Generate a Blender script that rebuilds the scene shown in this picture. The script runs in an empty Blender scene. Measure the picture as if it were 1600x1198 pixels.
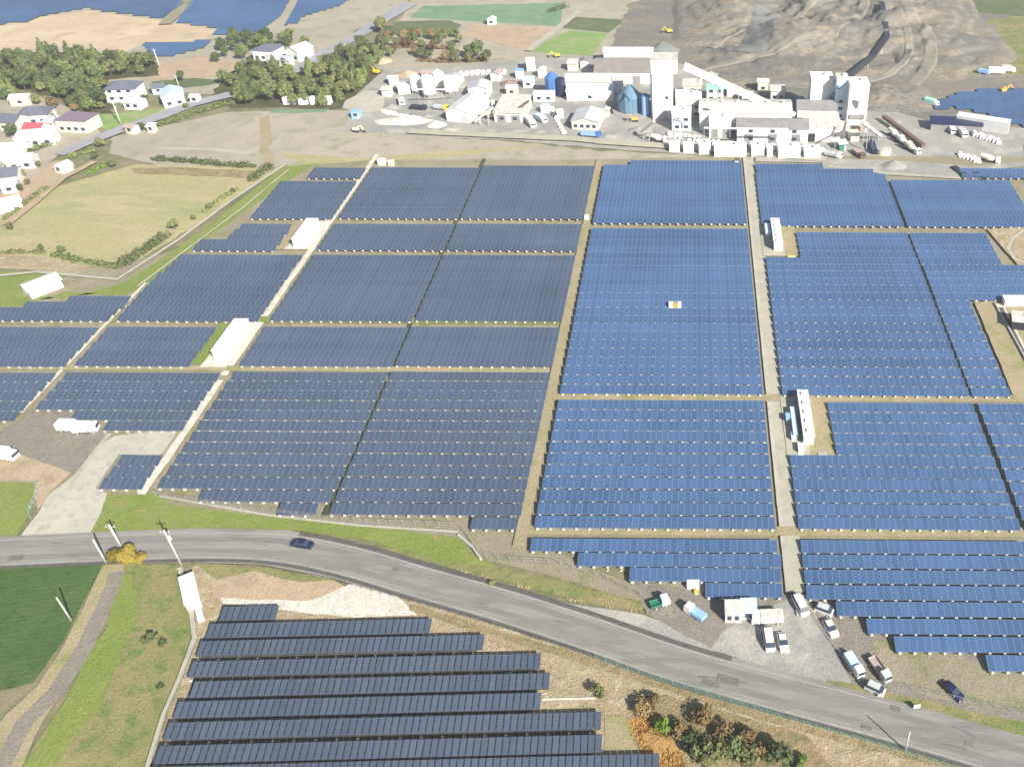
import bpy, math, random
from math import sin, cos, pi, radians, atan2, hypot
from mathutils import Vector, Matrix, noise
from mathutils.geometry import tessellate_polygon
random.seed(7)
R = random.Random(11)
SC = bpy.context.scene
COL = SC.collection

# ------------------------------------------------------------------ camera
F, H, VX, HY = 1420.0, 130.0, 1088.0, -490.0      # focal (px of a 1600 px wide picture), flying height, vanishing column, horizon
PITCH = math.atan2(1089.0, F)
CP, SP = cos(PITCH), sin(PITCH)
cd = bpy.data.cameras.new("camera"); cam = bpy.data.objects.new("camera", cd); COL.objects.link(cam)
cam.location = (0, 0, H)
cam.rotation_euler = (pi/2 - PITCH, 0, 0)
cd.sensor_fit = 'HORIZONTAL'; cd.sensor_width = 36; cd.lens = 36*F/1600
cd.shift_x = -(VX-800)/1600
cd.clip_start = 1; cd.clip_end = 20000
SC.camera = cam
# ------------------------------------------------------------------ world, sun, exposure
EL, AZ = radians(33), radians(140)
w = bpy.data.worlds.new("World"); SC.world = w; w.use_nodes = True
nt = w.node_tree
sky = nt.nodes.new('ShaderNodeTexSky'); sky.sky_type = 'NISHITA'; sky.sun_disc = False
sky.sun_elevation = EL; sky.sun_rotation = AZ; sky.altitude = 50; sky.dust_density = 1.4
bg = nt.nodes['Background']; bg.inputs[1].default_value = 0.065
nt.links.new(sky.outputs[0], bg.inputs[0])
sd = bpy.data.lights.new("sun", 'SUN'); sun = bpy.data.objects.new("sun", sd); COL.objects.link(sun)
sd.energy = 5.0; sd.angle = radians(0.55); sd.color = (1.0, 0.95, 0.87)
sv = Vector((sin(AZ)*cos(EL), cos(AZ)*cos(EL), sin(EL)))
sun.rotation_euler = sv.to_track_quat('Z', 'Y').to_euler(); sun.location = (0, 0, 300)
SC.view_settings.view_transform = 'Standard'; SC.view_settings.look = 'None'
SC.view_settings.exposure = 1.03; SC.view_settings.gamma = 1
SC.view_settings.use_curve_mapping = False
SC.cycles.max_bounces = 5; SC.cycles.diffuse_bounces = 2; SC.cycles.glossy_bounces = 2
SC.cycles.transparent_max_bounces = 4
SC.cycles.use_denoising = True
HAZE = .00028; SC.cycles.volume_bounces = 0

# ------------------------------------------------------------------ survey: picture point -> place
def at(px, py, z=0.0):
    k = (H - z) / (CP*(py - HY))
    return Vector(((px-VX)*k, (F*k - (H-z)*SP)/CP, z))
def gy(py, z=0.0): return at(0, py, z).y
def gx(px, py, z=0.0): return at(px, py, z).x

# ------------------------------------------------------------------ materials
MATS = {}
def lin(c):
    return tuple((x/12.92 if x <= .04045 else ((x+.055)/1.055)**2.4) for x in c)
def nn(t, kind, **kw):
    n = t.nodes.new(kind)
    for k, v in kw.items(): setattr(n, k, v)
    return n
def mat_plain(name, col, rough=.6, metal=0, var=.10, scale=1.5, island=0.0, objr=0.0, spec=.5, bump=0.0, streak=0.0):
    """colour with a little grain, wear and piece to piece variation"""
    if name in MATS: return MATS[name]
    m = bpy.data.materials.new(name); m.use_nodes = True; MATS[name] = m
    t = m.node_tree; b = t.nodes['Principled BSDF']
    b.inputs['Roughness'].default_value = rough; b.inputs['Metallic'].default_value = metal
    b.inputs['Specular IOR Level'].default_value = spec
    g = nn(t, 'ShaderNodeNewGeometry'); tc = nn(t, 'ShaderNodeTexCoord')
    no = nn(t, 'ShaderNodeTexNoise'); no.inputs['Scale'].default_value = scale; no.inputs['Detail'].default_value = 5
    t.links.new(g.outputs['Position'], no.inputs['Vector'])
    mr = nn(t, 'ShaderNodeMapRange'); mr.inputs[1].default_value = .25; mr.inputs[2].default_value = .75
    mr.inputs[3].default_value = 1-var; mr.inputs[4].default_value = 1+var
    t.links.new(no.outputs[0], mr.inputs[0]); last = mr.outputs[0]
    for amt, src in ((island, g.outputs['Random Per Island']), (objr, nn(t, 'ShaderNodeObjectInfo').outputs['Random'])):
        if amt:
            m2 = nn(t, 'ShaderNodeMapRange'); m2.inputs[3].default_value = 1-amt; m2.inputs[4].default_value = 1+amt
            t.links.new(src, m2.inputs[0])
            mu = nn(t, 'ShaderNodeMath', operation='MULTIPLY'); t.links.new(last, mu.inputs[0]); t.links.new(m2.outputs[0], mu.inputs[1]); last = mu.outputs[0]
    if streak:                                       # rain streaks and dust run down the sheets
        mp = nn(t, 'ShaderNodeMapping'); mp.inputs['Scale'].default_value = (1.1, 1.1, .12); t.links.new(g.outputs['Position'], mp.inputs['Vector'])
        n2 = nn(t, 'ShaderNodeTexNoise'); n2.inputs['Scale'].default_value = 1.0; n2.inputs['Detail'].default_value = 6; n2.inputs['Roughness'].default_value = .7; t.links.new(mp.outputs[0], n2.inputs['Vector'])
        m2 = nn(t, 'ShaderNodeMapRange'); m2.inputs[1].default_value = .42; m2.inputs[2].default_value = .68; m2.inputs[3].default_value = 1; m2.inputs[4].default_value = 1-streak; t.links.new(n2.outputs[0], m2.inputs[0])
        mu = nn(t, 'ShaderNodeMath', operation='MULTIPLY'); t.links.new(last, mu.inputs[0]); t.links.new(m2.outputs[0], mu.inputs[1]); last = mu.outputs[0]
    vm = nn(t, 'ShaderNodeVectorMath', operation='SCALE'); vm.inputs[0].default_value = col[:3]
    t.links.new(last, vm.inputs[3]); t.links.new(vm.outputs[0], b.inputs['Base Color'])
    if bump:
        bp = nn(t, 'ShaderNodeBump'); bp.inputs['Strength'].default_value = bump; bp.inputs['Distance'].default_value = .1
        t.links.new(no.outputs[0], bp.inputs['Height']); t.links.new(bp.outputs[0], b.inputs['Normal'])
    return m
def mat_ground(name, c1, c2, c3, s_big=.03, s_mid=.25, s_fine=2.5, rough=.95, bump=.5, stretch=None, fine=.22, t1=.5, t2=.56, wave=None):
    """earth, grass, gravel: three tones mixed by noise of different size"""
    if name in MATS: return MATS[name]
    m = bpy.data.materials.new(name); m.use_nodes = True; MATS[name] = m
    t = m.node_tree; b = t.nodes['Principled BSDF']; b.inputs['Roughness'].default_value = rough
    b.inputs['Specular IOR Level'].default_value = .15
    g = nn(t, 'ShaderNodeNewGeometry'); mp = nn(t, 'ShaderNodeMapping')
    if stretch:
        mp.inputs['Rotation'].default_value = (0, 0, stretch[0]); mp.inputs['Scale'].default_value = (stretch[1], stretch[2], 1)
    t.links.new(g.outputs['Position'], mp.inputs['Vector'])
    def N(s, d=6, r=.6, di=0):
        n = nn(t, 'ShaderNodeTexNoise'); n.inputs['Scale'].default_value = s; n.inputs['Detail'].default_value = d
        n.inputs['Roughness'].default_value = r; n.inputs['Distortion'].default_value = di
        t.links.new(mp.outputs[0], n.inputs['Vector']); return n
    a, bb, f = N(s_big, 8, .65, .6), N(s_mid, 6, .65, .3), N(s_fine, 4, .7)
    def ramp(src, lo, hi):
        r = nn(t, 'ShaderNodeMapRange'); r.interpolation_type = 'SMOOTHSTEP'; r.inputs[1].default_value = lo; r.inputs[2].default_value = hi
        t.links.new(src, r.inputs[0]); return r.outputs[0]
    def mix(fac, x, y):
        n = nn(t, 'ShaderNodeMix', data_type='RGBA'); t.links.new(fac, n.inputs[0])
        for i, v in ((6, x), (7, y)):
            if isinstance(v, tuple): n.inputs[i].default_value = (*v[:3], 1)
            else: t.links.new(v, n.inputs[i])
        return n.outputs[2]
    o = mix(ramp(a.outputs[0], t1-.13, t1+.13), c1, c2)
    o = mix(ramp(bb.outputs[0], t2-.09, t2+.12), o, c3)
    r = nn(t, 'ShaderNodeMapRange'); r.inputs[1].default_value = .3; r.inputs[2].default_value = .7; r.inputs[3].default_value = 1-fine; r.inputs[4].default_value = 1+fine
    t.links.new(f.outputs[0], r.inputs[0]); last = r.outputs[0]
    if wave:                                        # crop rows: (angle, period in m, depth)
        mw = nn(t, 'ShaderNodeMapping'); mw.inputs['Rotation'].default_value = (0, 0, wave[0]); t.links.new(g.outputs['Position'], mw.inputs['Vector'])
        wv = nn(t, 'ShaderNodeTexWave'); wv.inputs['Scale'].default_value = 1/wave[1]*.314; wv.inputs['Distortion'].default_value = .6; wv.inputs['Detail'].default_value = 2
        t.links.new(mw.outputs[0], wv.inputs['Vector'])
        r2 = nn(t, 'ShaderNodeMapRange'); r2.inputs[3].default_value = 1-wave[2]; r2.inputs[4].default_value = 1+wave[2]; t.links.new(wv.outputs['Fac'], r2.inputs[0])
        mu = nn(t, 'ShaderNodeMath', operation='MULTIPLY'); t.links.new(last, mu.inputs[0]); t.links.new(r2.outputs[0], mu.inputs[1]); last = mu.outputs[0]
    vm = nn(t, 'ShaderNodeVectorMath', operation='SCALE'); t.links.new(o, vm.inputs[0]); t.links.new(last, vm.inputs[3])
    t.links.new(vm.outputs[0], b.inputs['Base Color'])
    bp = nn(t, 'ShaderNodeBump'); bp.inputs['Strength'].default_value = bump; bp.inputs['Distance'].default_value = .35
    ad = nn(t, 'ShaderNodeMath', operation='ADD'); t.links.new(f.outputs[0], ad.inputs[0]); t.links.new(bb.outputs[0], ad.inputs[1])
    t.links.new(ad.outputs[0], bp.inputs['Height']); t.links.new(bp.outputs[0], b.inputs['Normal'])
    return m
def mat_panel(name, col, rough=.22, objr=.10, island=.10, big=.12):
    m = bpy.data.materials.new(name); m.use_nodes = True; MATS[name] = m
    t = m.node_tree; b = t.nodes['Principled BSDF']; b.inputs['Roughness'].default_value = rough
    b.inputs['Specular IOR Level'].default_value = .35
    g = nn(t, 'ShaderNodeNewGeometry')
    no = nn(t, 'ShaderNodeTexNoise'); no.inputs['Scale'].default_value = .035; no.inputs['Detail'].default_value = 4
    t.links.new(g.outputs['Position'], no.inputs['Vector'])
    last = None
    for amt, src, lo, hi in ((big, no.outputs[0], .3, .7), (island, g.outputs['Random Per Island'], 0, 1), (objr, nn(t, 'ShaderNodeObjectInfo').outputs['Random'], 0, 1)):
        m2 = nn(t, 'ShaderNodeMapRange'); m2.inputs[1].default_value = lo; m2.inputs[2].default_value = hi
        m2.inputs[3].default_value = 1-amt; m2.inputs[4].default_value = 1+amt; t.links.new(src, m2.inputs[0])
        if last is None: last = m2.outputs[0]
        else:
            mu = nn(t, 'ShaderNodeMath', operation='MULTIPLY'); t.links.new(last, mu.inputs[0]); t.links.new(m2.outputs[0], mu.inputs[1]); last = mu.outputs[0]
    vm = nn(t, 'ShaderNodeVectorMath', operation='SCALE'); vm.inputs[0].default_value = col
    t.links.new(last, vm.inputs[3]); t.links.new(vm.outputs[0], b.inputs['Base Color'])
    return m
def mat_leaf(name, c1, c2, objr=.25):
    m = bpy.data.materials.new(name); m.use_nodes = True; MATS[name] = m
    t = m.node_tree; b = t.nodes['Principled BSDF']; b.inputs['Roughness'].default_value = .75; b.inputs['Specular IOR Level'].default_value = .2
    g = nn(t, 'ShaderNodeNewGeometry'); oi = nn(t, 'ShaderNodeObjectInfo')
    mx = nn(t, 'ShaderNodeMix', data_type='RGBA'); mx.inputs[6].default_value = (*c1, 1); mx.inputs[7].default_value = (*c2, 1)
    ad = nn(t, 'ShaderNodeMath', operation='MULTIPLY_ADD'); ad.inputs[1].default_value = .6; ad.use_clamp = True
    m3 = nn(t, 'ShaderNodeMath', operation='MULTIPLY'); m3.inputs[1].default_value = .5; t.links.new(oi.outputs['Random'], m3.inputs[0])
    t.links.new(g.outputs['Random Per Island'], ad.inputs[0]); t.links.new(m3.outputs[0], ad.inputs[2])
    t.links.new(ad.outputs[0], mx.inputs[0])
    m2 = nn(t, 'ShaderNodeMapRange'); m2.inputs[3].default_value = 1-objr; m2.inputs[4].default_value = 1+objr; t.links.new(oi.outputs['Random'], m2.inputs[0])
    vm = nn(t, 'ShaderNodeVectorMath', operation='SCALE'); t.links.new(mx.outputs[2], vm.inputs[0]); t.links.new(m2.outputs[0], vm.inputs[3])
    t.links.new(vm.outputs[0], b.inputs['Base Color'])
    tr = nn(t, 'ShaderNodeBsdfTranslucent'); t.links.new(vm.outputs[0], tr.inputs[0])
    ms = nn(t, 'ShaderNodeMixShader'); ms.inputs[0].default_value = .25
    t.links.new(b.outputs[0], ms.inputs[1]); t.links.new(tr.outputs[0], ms.inputs[2])
    t.links.new(ms.outputs[0], t.nodes['Material Output'].inputs[0])
    return m
P_DARK = mat_panel('panel_slate', (.058, .080, .122), objr=.07, island=.07)
P_BLUE = mat_panel('panel_blue', (.051, .098, .192), objr=.10, island=.06)
P_CHAR = mat_panel('panel_charcoal', (.062, .082, .116))
M_ALU = mat_plain('aluminium', (.50, .53, .58), .4, .6)
M_DKFR = mat_plain('dark_frame', (.03, .033, .045), .5)
M_FRB = mat_plain('blue_frame', (.12, .19, .31), .45)
M_FRD = mat_plain('slate_frame', (.12, .15, .20), .45)
M_FOOT = mat_plain('concrete_footing', (.50, .48, .44), .85, bump=.3)
M_STEEL = mat_plain('galvanised_steel', (.42, .43, .44), .5, .4)
M_WHITE = mat_plain('white_paint', (.74, .73, .69), .5, streak=.18, var=.08, scale=.8)
M_WHITE2 = mat_plain('off_white_cladding', (.58, .56, .50), .6, streak=.35, var=.18, scale=.5)
M_CREAM = mat_plain('cream_render', (.64, .59, .44), .8)
M_LGREY = mat_plain('light_grey_metal', (.46, .47, .47), .5, var=.12, scale=.4)
M_GREY = mat_plain('grey_metal_roof', (.25, .24, .235), .6, streak=.3, var=.15, scale=.3)
M_BROWNROOF = mat_plain('brown_grey_roof', (.22, .20, .18), .7, var=.15, scale=.3)
M_TILE = mat_plain('slate_tile_roof', (.115, .125, .155), .6, var=.2, scale=1.2)
M_PURPLE = mat_plain('purple_brown_roof', (.15, .115, .15), .6, var=.15)
M_RED = mat_plain('red_roof', (.52, .08, .10), .6)
M_BLUE = mat_plain('blue_steel', (.05, .14, .38), .45)
M_TEAL = mat_plain('teal_grey_steel', (.10, .19, .27), .5, var=.15)
M_LBLUE = mat_plain('light_blue_paint', (.25, .42, .68), .45)
M_SKYB = mat_plain('pale_blue_paint', (.48, .60, .70), .5)
M_MINT = mat_plain('mint_green_paint', (.32, .58, .48), .6)
M_DARK = mat_plain('dark_opening', (.02, .022, .03), .5)
M_GLASS = mat_plain('window_glass', (.03, .045, .07), .12, spec=.7)
M_NAVY = mat_plain('navy_paint', (.012, .018, .06), .25, spec=.6)
M_BLACK = mat_plain('black_rubber', (.02, .02, .02), .8)
M_YEL = mat_plain('machine_yellow', (.70, .46, .03), .5)
M_ORANGE = mat_plain('orange_paint', (.68, .36, .08), .5)
M_GREENV = mat_plain('green_paint', (.03, .16, .10), .5)
M_PINK = mat_plain('dusty_pink_paint', (.36, .28, .26), .6)
M_POLE = mat_plain('pole_concrete', (.42, .43, .42), .8)
M_WOOD = mat_plain('bark', (.09, .065, .045), .9)
M_RUST = mat_plain('rust_brown_steel', (.13, .085, .06), .8)
M_GNET = mat_plain('green_fence', (.16, .30, .22), .7)
M_CONC = mat_plain('cast_concrete', (.36, .345, .31), .9, var=.15, bump=.4)
L_GREEN = mat_leaf('leaf_green', (.105, .140, .050), (.205, .240, .085))
L_OLIVE = mat_leaf('leaf_olive', (.125, .145, .055), (.225, .235, .095))
L_DARK = mat_leaf('leaf_dark', (.065, .10, .04), (.15, .19, .075))
L_YEL = mat_leaf('leaf_yellow', (.17, .13, .025), (.34, .27, .05))
L_BROWN = mat_leaf('leaf_brown', (.15, .10, .045), (.28, .20, .095))
L_RUST = mat_leaf('leaf_rust', (.16, .07, .035), (.24, .13, .07))
L_BRIGHT = mat_leaf('leaf_bright', (.10, .17, .02), (.20, .28, .05))

# ------------------------------------------------------------------ mesh helpers
class MB:
    def __init__(s): s.v, s.f, s.m, s.mats = [], [], [], []
    def mi(s, mat):
        if mat not in s.mats: s.mats.append(mat)
        return s.mats.index(mat)
    def add(s, vs, fs, mat, M=None):
        o = len(s.v); k = s.mi(mat)
        for p in vs:
            p = Vector(p)
            s.v.append(tuple(M @ p) if M is not None else tuple(p))
        for f in fs: s.f.append(tuple(i+o for i in f)); s.m.append(k)
        return s
    def box(s, c, d, mat, rz=0, taper=1.0, M=None):
        """c: centre of the base, d: size"""
        hx, hy = d[0]/2, d[1]/2; cr, sr = cos(rz), sin(rz); vs = []
        for z, q in ((0, 1), (d[2], taper)):
            for x, y in ((-hx, -hy), (hx, -hy), (hx, hy), (-hx, hy)):
                x *= q; y *= q
                vs.append((c[0]+x*cr-y*sr, c[1]+x*sr+y*cr, c[2]+z))
        return s.add(vs, [(3, 2, 1, 0), (4, 5, 6, 7), (0, 1, 5, 4), (1, 2, 6, 5), (2, 3, 7, 6), (3, 0, 4, 7)], mat, M)
    def prism(s, prof, y0, y1, mat, M=None):
        """profile in x,z swept along y"""
        n = len(prof); vs = [(x, y0, z) for x, z in prof]+[(x, y1, z) for x, z in prof]
        fs = [tuple(range(n)), tuple(range(2*n-1, n-1, -1))]
        fs += [(i, i+n, (i+1) % n+n, (i+1) % n) for i in range(n)]
        return s.add(vs, fs, mat, M)
    def cyl(s, c, r, h, mat, n=12, r2=None, M=None):
        r2 = r if r2 is None else r2
        vs = [(c[0]+r*cos(2*pi*i/n), c[1]+r*sin(2*pi*i/n), c[2]) for i in range(n)]
        vs += [(c[0]+r2*cos(2*pi*i/n), c[1]+r2*sin(2*pi*i/n), c[2]+h) for i in range(n)]
        fs = [tuple(range(n-1, -1, -1)), tuple(range(n, 2*n))]+[(i, (i+1) % n, (i+1) % n+n, i+n) for i in range(n)]
        return s.add(vs, fs, mat, M)
    def bar(s, a, b, r, mat, n=5, r2=None):
        a, b = Vector(a), Vector(b); d = b-a
        if d.length < 1e-6: return s
        q = d.to_track_quat('Z', 'Y').to_matrix().to_4x4(); q.translation = a
        return s.cyl((0, 0, 0), r, d.length, mat, n, r2, M=q)
    def beam(s, a, b, w, h, mat):
        """a straight box girder between two points"""
        a, b = Vector(a), Vector(b); d = (b-a); L = d.length; d.normalize()
        side = d.cross(Vector((0, 0, 1))); side.normalize(); up = side.cross(d)
        vs = []
        for p in (a, b):
            for i, j in ((-1, -1), (1, -1), (1, 1), (-1, 1)): vs.append(tuple(p+side*(i*w/2)+up*(j*h/2)))
        return s.add(vs, [(0, 1, 2, 3), (7, 6, 5, 4), (0, 4, 5, 1), (1, 5, 6, 2), (2, 6, 7, 3), (3, 7, 4, 0)], mat)
    def mesh(s, name, smooth=False):
        me = bpy.data.meshes.new(name); me.from_pydata(s.v, [], s.f)
        for m in s.mats: me.materials.append(m)
        if len(s.mats) > 1: me.polygons.foreach_set('material_index', s.m)
        if smooth: me.polygons.foreach_set('use_smooth', [True]*len(s.f))
        me.update(); return me
    def build(s, name, parent=None, loc=None, rz=0, smooth=False, kind=None):
        return link(name, s.mesh(name, smooth), parent, loc, rz, kind)
def link(name, me, parent=None, loc=None, rz=0, kind=None):
    o = bpy.data.objects.new(name, me); COL.objects.link(o)
    if parent is not None: o.parent = parent
    if loc is not None: o.location = loc
    if rz: o.rotation_euler = (0, 0, rz)
    if kind: o['kind'] = kind
    return o
def tag(o, label, cat, group=None, kind=None):
    o['label'] = label; o['category'] = cat
    if group: o['group'] = group
    if kind: o['kind'] = kind
    return o
def empty(name, loc, rz, label, cat, group=None):
    return tag(link(name, None, None, loc, rz), label, cat, group)
def copy_thing(r, loc, rz, label=None, scale=None):
    c = r.copy(); COL.objects.link(c); c.location = loc; c.rotation_euler = (0, 0, rz)
    if scale: c.scale = scale
    if label: c['label'] = label
    for ch in list(r.children):
        d = ch.copy(); COL.objects.link(d); d.parent = c
        for g in list(ch.children):
            e = g.copy(); COL.objects.link(e); e.parent = d
    return c

# ------------------------------------------------------------------ ground sheets
LAYER = [0]
def rough_outline(pts, amp, step):
    out = []; n = len(pts)
    for i in range(n):
        a, b = pts[i], pts[(i+1) % n]; L = (b-a).length; k = max(1, min(60, int(L/step)))
        d = (b-a)/max(L, 1e-6); nrm = Vector((-d.y, d.x, 0))
        for j in range(k):
            p = a+(b-a)*(j/k)
            e = noise.noise(Vector((p.x*.22, p.y*.22, 3.1)))+.6*noise.noise(Vector((p.x*.8, p.y*.8, 7.7)))
            out.append(p+nrm*(e*amp if j else e*amp*.4))
    return out
def sheet(name, pts, mat, amp=.5, step=2.5, px=True, lift=None):
    LAYER[0] += 1; z = .004+.006*LAYER[0] if lift is None else lift
    P = [at(*p) if px else Vector((p[0], p[1], 0)) for p in pts]
    if amp: P = rough_outline(P, amp, step)
    tris = tessellate_polygon([[Vector((p.x, p.y, 0)) for p in P]])
    me = bpy.data.meshes.new(name)
    fs = []
    for t in tris:
        a, b, c = (P[i] for i in t)
        if (b.x-a.x)*(c.y-a.y)-(b.y-a.y)*(c.x-a.x) < 0: t = (t[0], t[2], t[1])
        fs.append(tuple(t))
    me.from_pydata([(p.x, p.y, z) for p in P], [], fs); me.materials.append(mat); me.update()
    o = link(name, me); o['kind'] = 'structure'; return o
def strip(name, pts, wd, mat, amp=.15, lift=None, px=True):
    """a path along picture points, wd metres wide"""
    P = [at(*p) if px else Vector((p[0], p[1], 0)) for p in pts]
    l, r = [], []
    for i, p in enumerate(P):
        d = (P[min(i+1, len(P)-1)]-P[max(i-1, 0)]).normalized(); n = Vector((-d.y, d.x, 0))
        ww = wd if not isinstance(wd, (list, tuple)) else wd[i]
        l.append(p+n*ww/2); r.append(p-n*ww/2)
    Q = l+r[::-1]
    return sheet(name, [(q.x, q.y) for q in Q], mat, amp, 3, False, lift)

G_BASE = mat_ground('land', (.20, .185, .11), (.13, .15, .07), (.25, .20, .13))
G_SITE = mat_ground('site_gravel', (.27, .24, .165), (.23, .205, .14), (.16, .18, .07), s_big=.05, s_mid=.15, t2=.60)
G_GREEN = mat_ground('bright_grass', (.155, .205, .045), (.19, .225, .06), (.24, .215, .085), s_big=.06, s_mid=.35, t2=.62)
G_OLIVE = mat_ground('olive_grass', (.17, .185, .065), (.24, .21, .10), (.11, .165, .045), s_big=.09, s_mid=.30, t2=.56)
G_DRY = mat_ground('dry_grass', (.37, .29, .18), (.30, .24, .145), (.43, .36, .25), s_big=.10, s_mid=.5, bump=.9)
G_DRY2 = mat_ground('dry_brown_grass', (.31, .235, .135), (.24, .195, .10), (.18, .16, .075), s_big=.08, s_mid=.4, bump=.9)
G_FIELD = mat_ground('pale_field', (.235, .265, .12), (.33, .30, .155), (.38, .33, .185), s_big=.035, s_mid=.09, stretch=(.35, .4, 1.3), t1=.46, t2=.54)
G_CROP = mat_ground('green_crop', (.060, .105, .030), (.075, .12, .036), (.05, .09, .028), s_big=.06, s_mid=.4, wave=(radians(78), 1.1, .06), fine=.14)
G_CROP2 = mat_ground('mint_crop', (.12, .22, .13), (.16, .25, .15), (.20, .26, .14), s_big=.05, s_mid=.2, wave=(radians(80), 2.4, .08))
G_CROP3 = mat_ground('dark_crop', (.085, .12, .05), (.11, .14, .06), (.15, .15, .08), s_big=.05, s_mid=.2, wave=(radians(80), 2.0, .15))
G_CROP4 = mat_ground('fresh_crop', (.17, .27, .08), (.21, .29, .10), (.30, .29, .15), s_big=.05, s_mid=.2)
G_SAND = mat_ground('pale_sand', (.52, .41, .28), (.44, .34, .22), (.38, .31, .21), s_big=.04, s_mid=.12)
G_TAN = mat_ground('tan_earth', (.36, .325, .25), (.305, .28, .215), (.26, .25, .165), s_big=.03, s_mid=.12)
G_TRACK = mat_ground('tan_track', (.33, .27, .17), (.29, .25, .15), (.22, .23, .09), s_big=.05, s_mid=.15, t2=.58)
G_CONC = mat_ground('pale_concrete', (.43, .405, .33), (.38, .36, .30), (.32, .31, .265), s_big=.10, s_mid=.5, bump=.15, fine=.06)
G_CONC2 = mat_ground('road_concrete', (.39, .37, .285), (.35, .335, .265), (.31, .30, .24), s_big=.10, s_mid=.3, bump=.15, fine=.06)
G_GRAVELW = mat_ground('white_gravel', (.56, .54, .47), (.50, .48, .41), (.44, .42, .33), s_big=.10, s_mid=.6, bump=.4)
G_ASPH = mat_ground('worn_asphalt', (.245, .235, .208), (.212, .203, .182), (.175, .17, .152), s_big=.12, s_mid=.22, bump=.15, fine=.06, stretch=(radians(19), .18, 1.6))
G_ASPHD = mat_ground('dark_asphalt', (.095, .092, .085), (.085, .083, .078), (.12, .115, .105), s_big=.2, s_mid=.8, bump=.2, fine=.1)
G_ASPHF = mat_ground('far_asphalt', (.30, .30, .31), (.27, .27, .29), (.24, .24, .26), s_big=.1, s_mid=.3, bump=.1, fine=.05)
G_LOT = mat_ground('dark_gravel', (.19, .172, .142), (.21, .19, .158), (.235, .212, .17), s_big=.08, s_mid=.5)
G_YARD = mat_ground('plant_yard', (.24, .238, .22), (.30, .29, .262), (.38, .36, .31), s_big=.04, s_mid=.12, bump=.3)
G_QUAR = mat_ground('quarry_rock', (.195, .18, .148), (.155, .15, .135), (.235, .195, .145), s_big=.022, s_mid=.09, s_fine=.9, bump=1.0, stretch=(.6, .6, 1.3), fine=.35)
G_SOILP = mat_ground('orange_soil', (.46, .27, .10), (.38, .21, .07), (.27, .17, .08), s_big=.3, s_mid=.7, bump=1)
G_PINK = mat_ground('pinkish_earth', (.42, .31, .21), (.36, .28, .19), (.30, .24, .15), s_big=.07, s_mid=.2)
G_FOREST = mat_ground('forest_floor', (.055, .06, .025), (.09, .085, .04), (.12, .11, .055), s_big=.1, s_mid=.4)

# base sheet to the horizon
me = bpy.data.meshes.new('ground'); S_ = 9000
me.from_pydata([(-S_, -S_, 0), (S_, -S_, 0), (S_, S_, 0), (-S_, S_, 0)], [], [(0, 1, 2, 3)]); me.materials.append(G_BASE)
g = link('ground', me); g['kind'] = 'structure'

# far to near, later sheets lie above
sheet('field', [(-120, -60), (620, -60), (640, 12), (560, 45), (480, 110), (350, 150), (240, 140), (10, 100), (-150, 90)], G_TAN, 1.5)
sheet('bare_ground', [(-60, 40), (60, 28), (140, 17), (250, 33), (340, 46), (320, 62), (225, 68), (190, 84), (130, 72), (50, 78), (-80, 85)], G_SAND, 1.5)
sheet('field', [(240, 100), (330, 86), (370, 100), (400, 110), (350, 122), (300, 125), (235, 125)], G_PINK, 1)
sheet('field', [(236, 128), (300, 122), (350, 126), (330, 133), (270, 140), (240, 140)], G_CROP3, .6)
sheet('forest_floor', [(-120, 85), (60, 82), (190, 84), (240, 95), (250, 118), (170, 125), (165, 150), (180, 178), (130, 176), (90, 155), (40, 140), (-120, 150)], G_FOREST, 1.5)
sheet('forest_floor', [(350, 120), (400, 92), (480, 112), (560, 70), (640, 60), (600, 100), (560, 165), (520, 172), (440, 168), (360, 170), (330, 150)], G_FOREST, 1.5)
sheet('grass', [(140, 180), (180, 178), (250, 170), (330, 155), (270, 185), (170, 205), (145, 195)], G_CROP4, .6)
sheet('bare_ground', [(170, 240), (175, 215), (240, 200), (360, 175), (560, 172), (600, 180), (580, 250), (470, 262), (400, 268), (260, 262)], G_TAN, 1)
sheet('bare_ground', [(405, 185), (420, 180), (430, 255), (414, 260), (406, 240)], G_TRACK, .8)
strip('worn_track', [(250, 232), (320, 233), (392, 240)], 2.2, G_CONC2, .4)
strip('worn_track', [(440, 216), (520, 206), (620, 216), (760, 232)], 3.0, G_YARD, .9)
strip('crop_strip', [(424, 174), (470, 175), (512, 173)], 3.5, G_CROP2, .3)
sheet('field', [(440, 222), (520, 214), (560, 226), (520, 240), (440, 246)], G_FIELD, 1.2)
sheet('field', [(640, -40), (990, -40), (1000, 10), (975, 60), (950, 90), (820, 92), (740, 110), (590, 110), (575, 92), (600, 60), (640, 12)], G_TAN, 1)
sheet('field', [(660, 10), (880, 5), (875, 42), (640, 28)], G_CROP2, .4)
sheet('field', [(622, 34), (700, 32), (722, 40), (700, 58), (600, 55)], G_CROP3, .4)
sheet('field', [(880, 42), (900, 27), (978, 32), (950, 52), (880, 45)], G_CROP3, .4)
sheet('field', [(860, 62), (890, 48), (950, 53), (925, 88), (830, 82)], G_CROP4, .4)
sheet('field', [(740, 38), (870, 44), (830, 80), (780, 70), (720, 55)], G_PINK, .5)
sheet('quarry_floor', [(985, 5), (1700, -120), (1700, 250), (1460, 262), (1300, 240), (1180, 205), (1000, 130), (905, 105), (950, 80)], G_QUAR, 2)
sheet('grass', [(1488, 122), (1500, 100), (1535, 66), (1530, 40), (1560, 28), (1700, 20), (1700, 130), (1540, 112)], G_OLIVE, 1)
sheet('grass', [(1420, -40), (1800, -60), (1800, 20), (1590, 26), (1500, 18), (1440, 10)], G_CROP3, 1)
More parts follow.
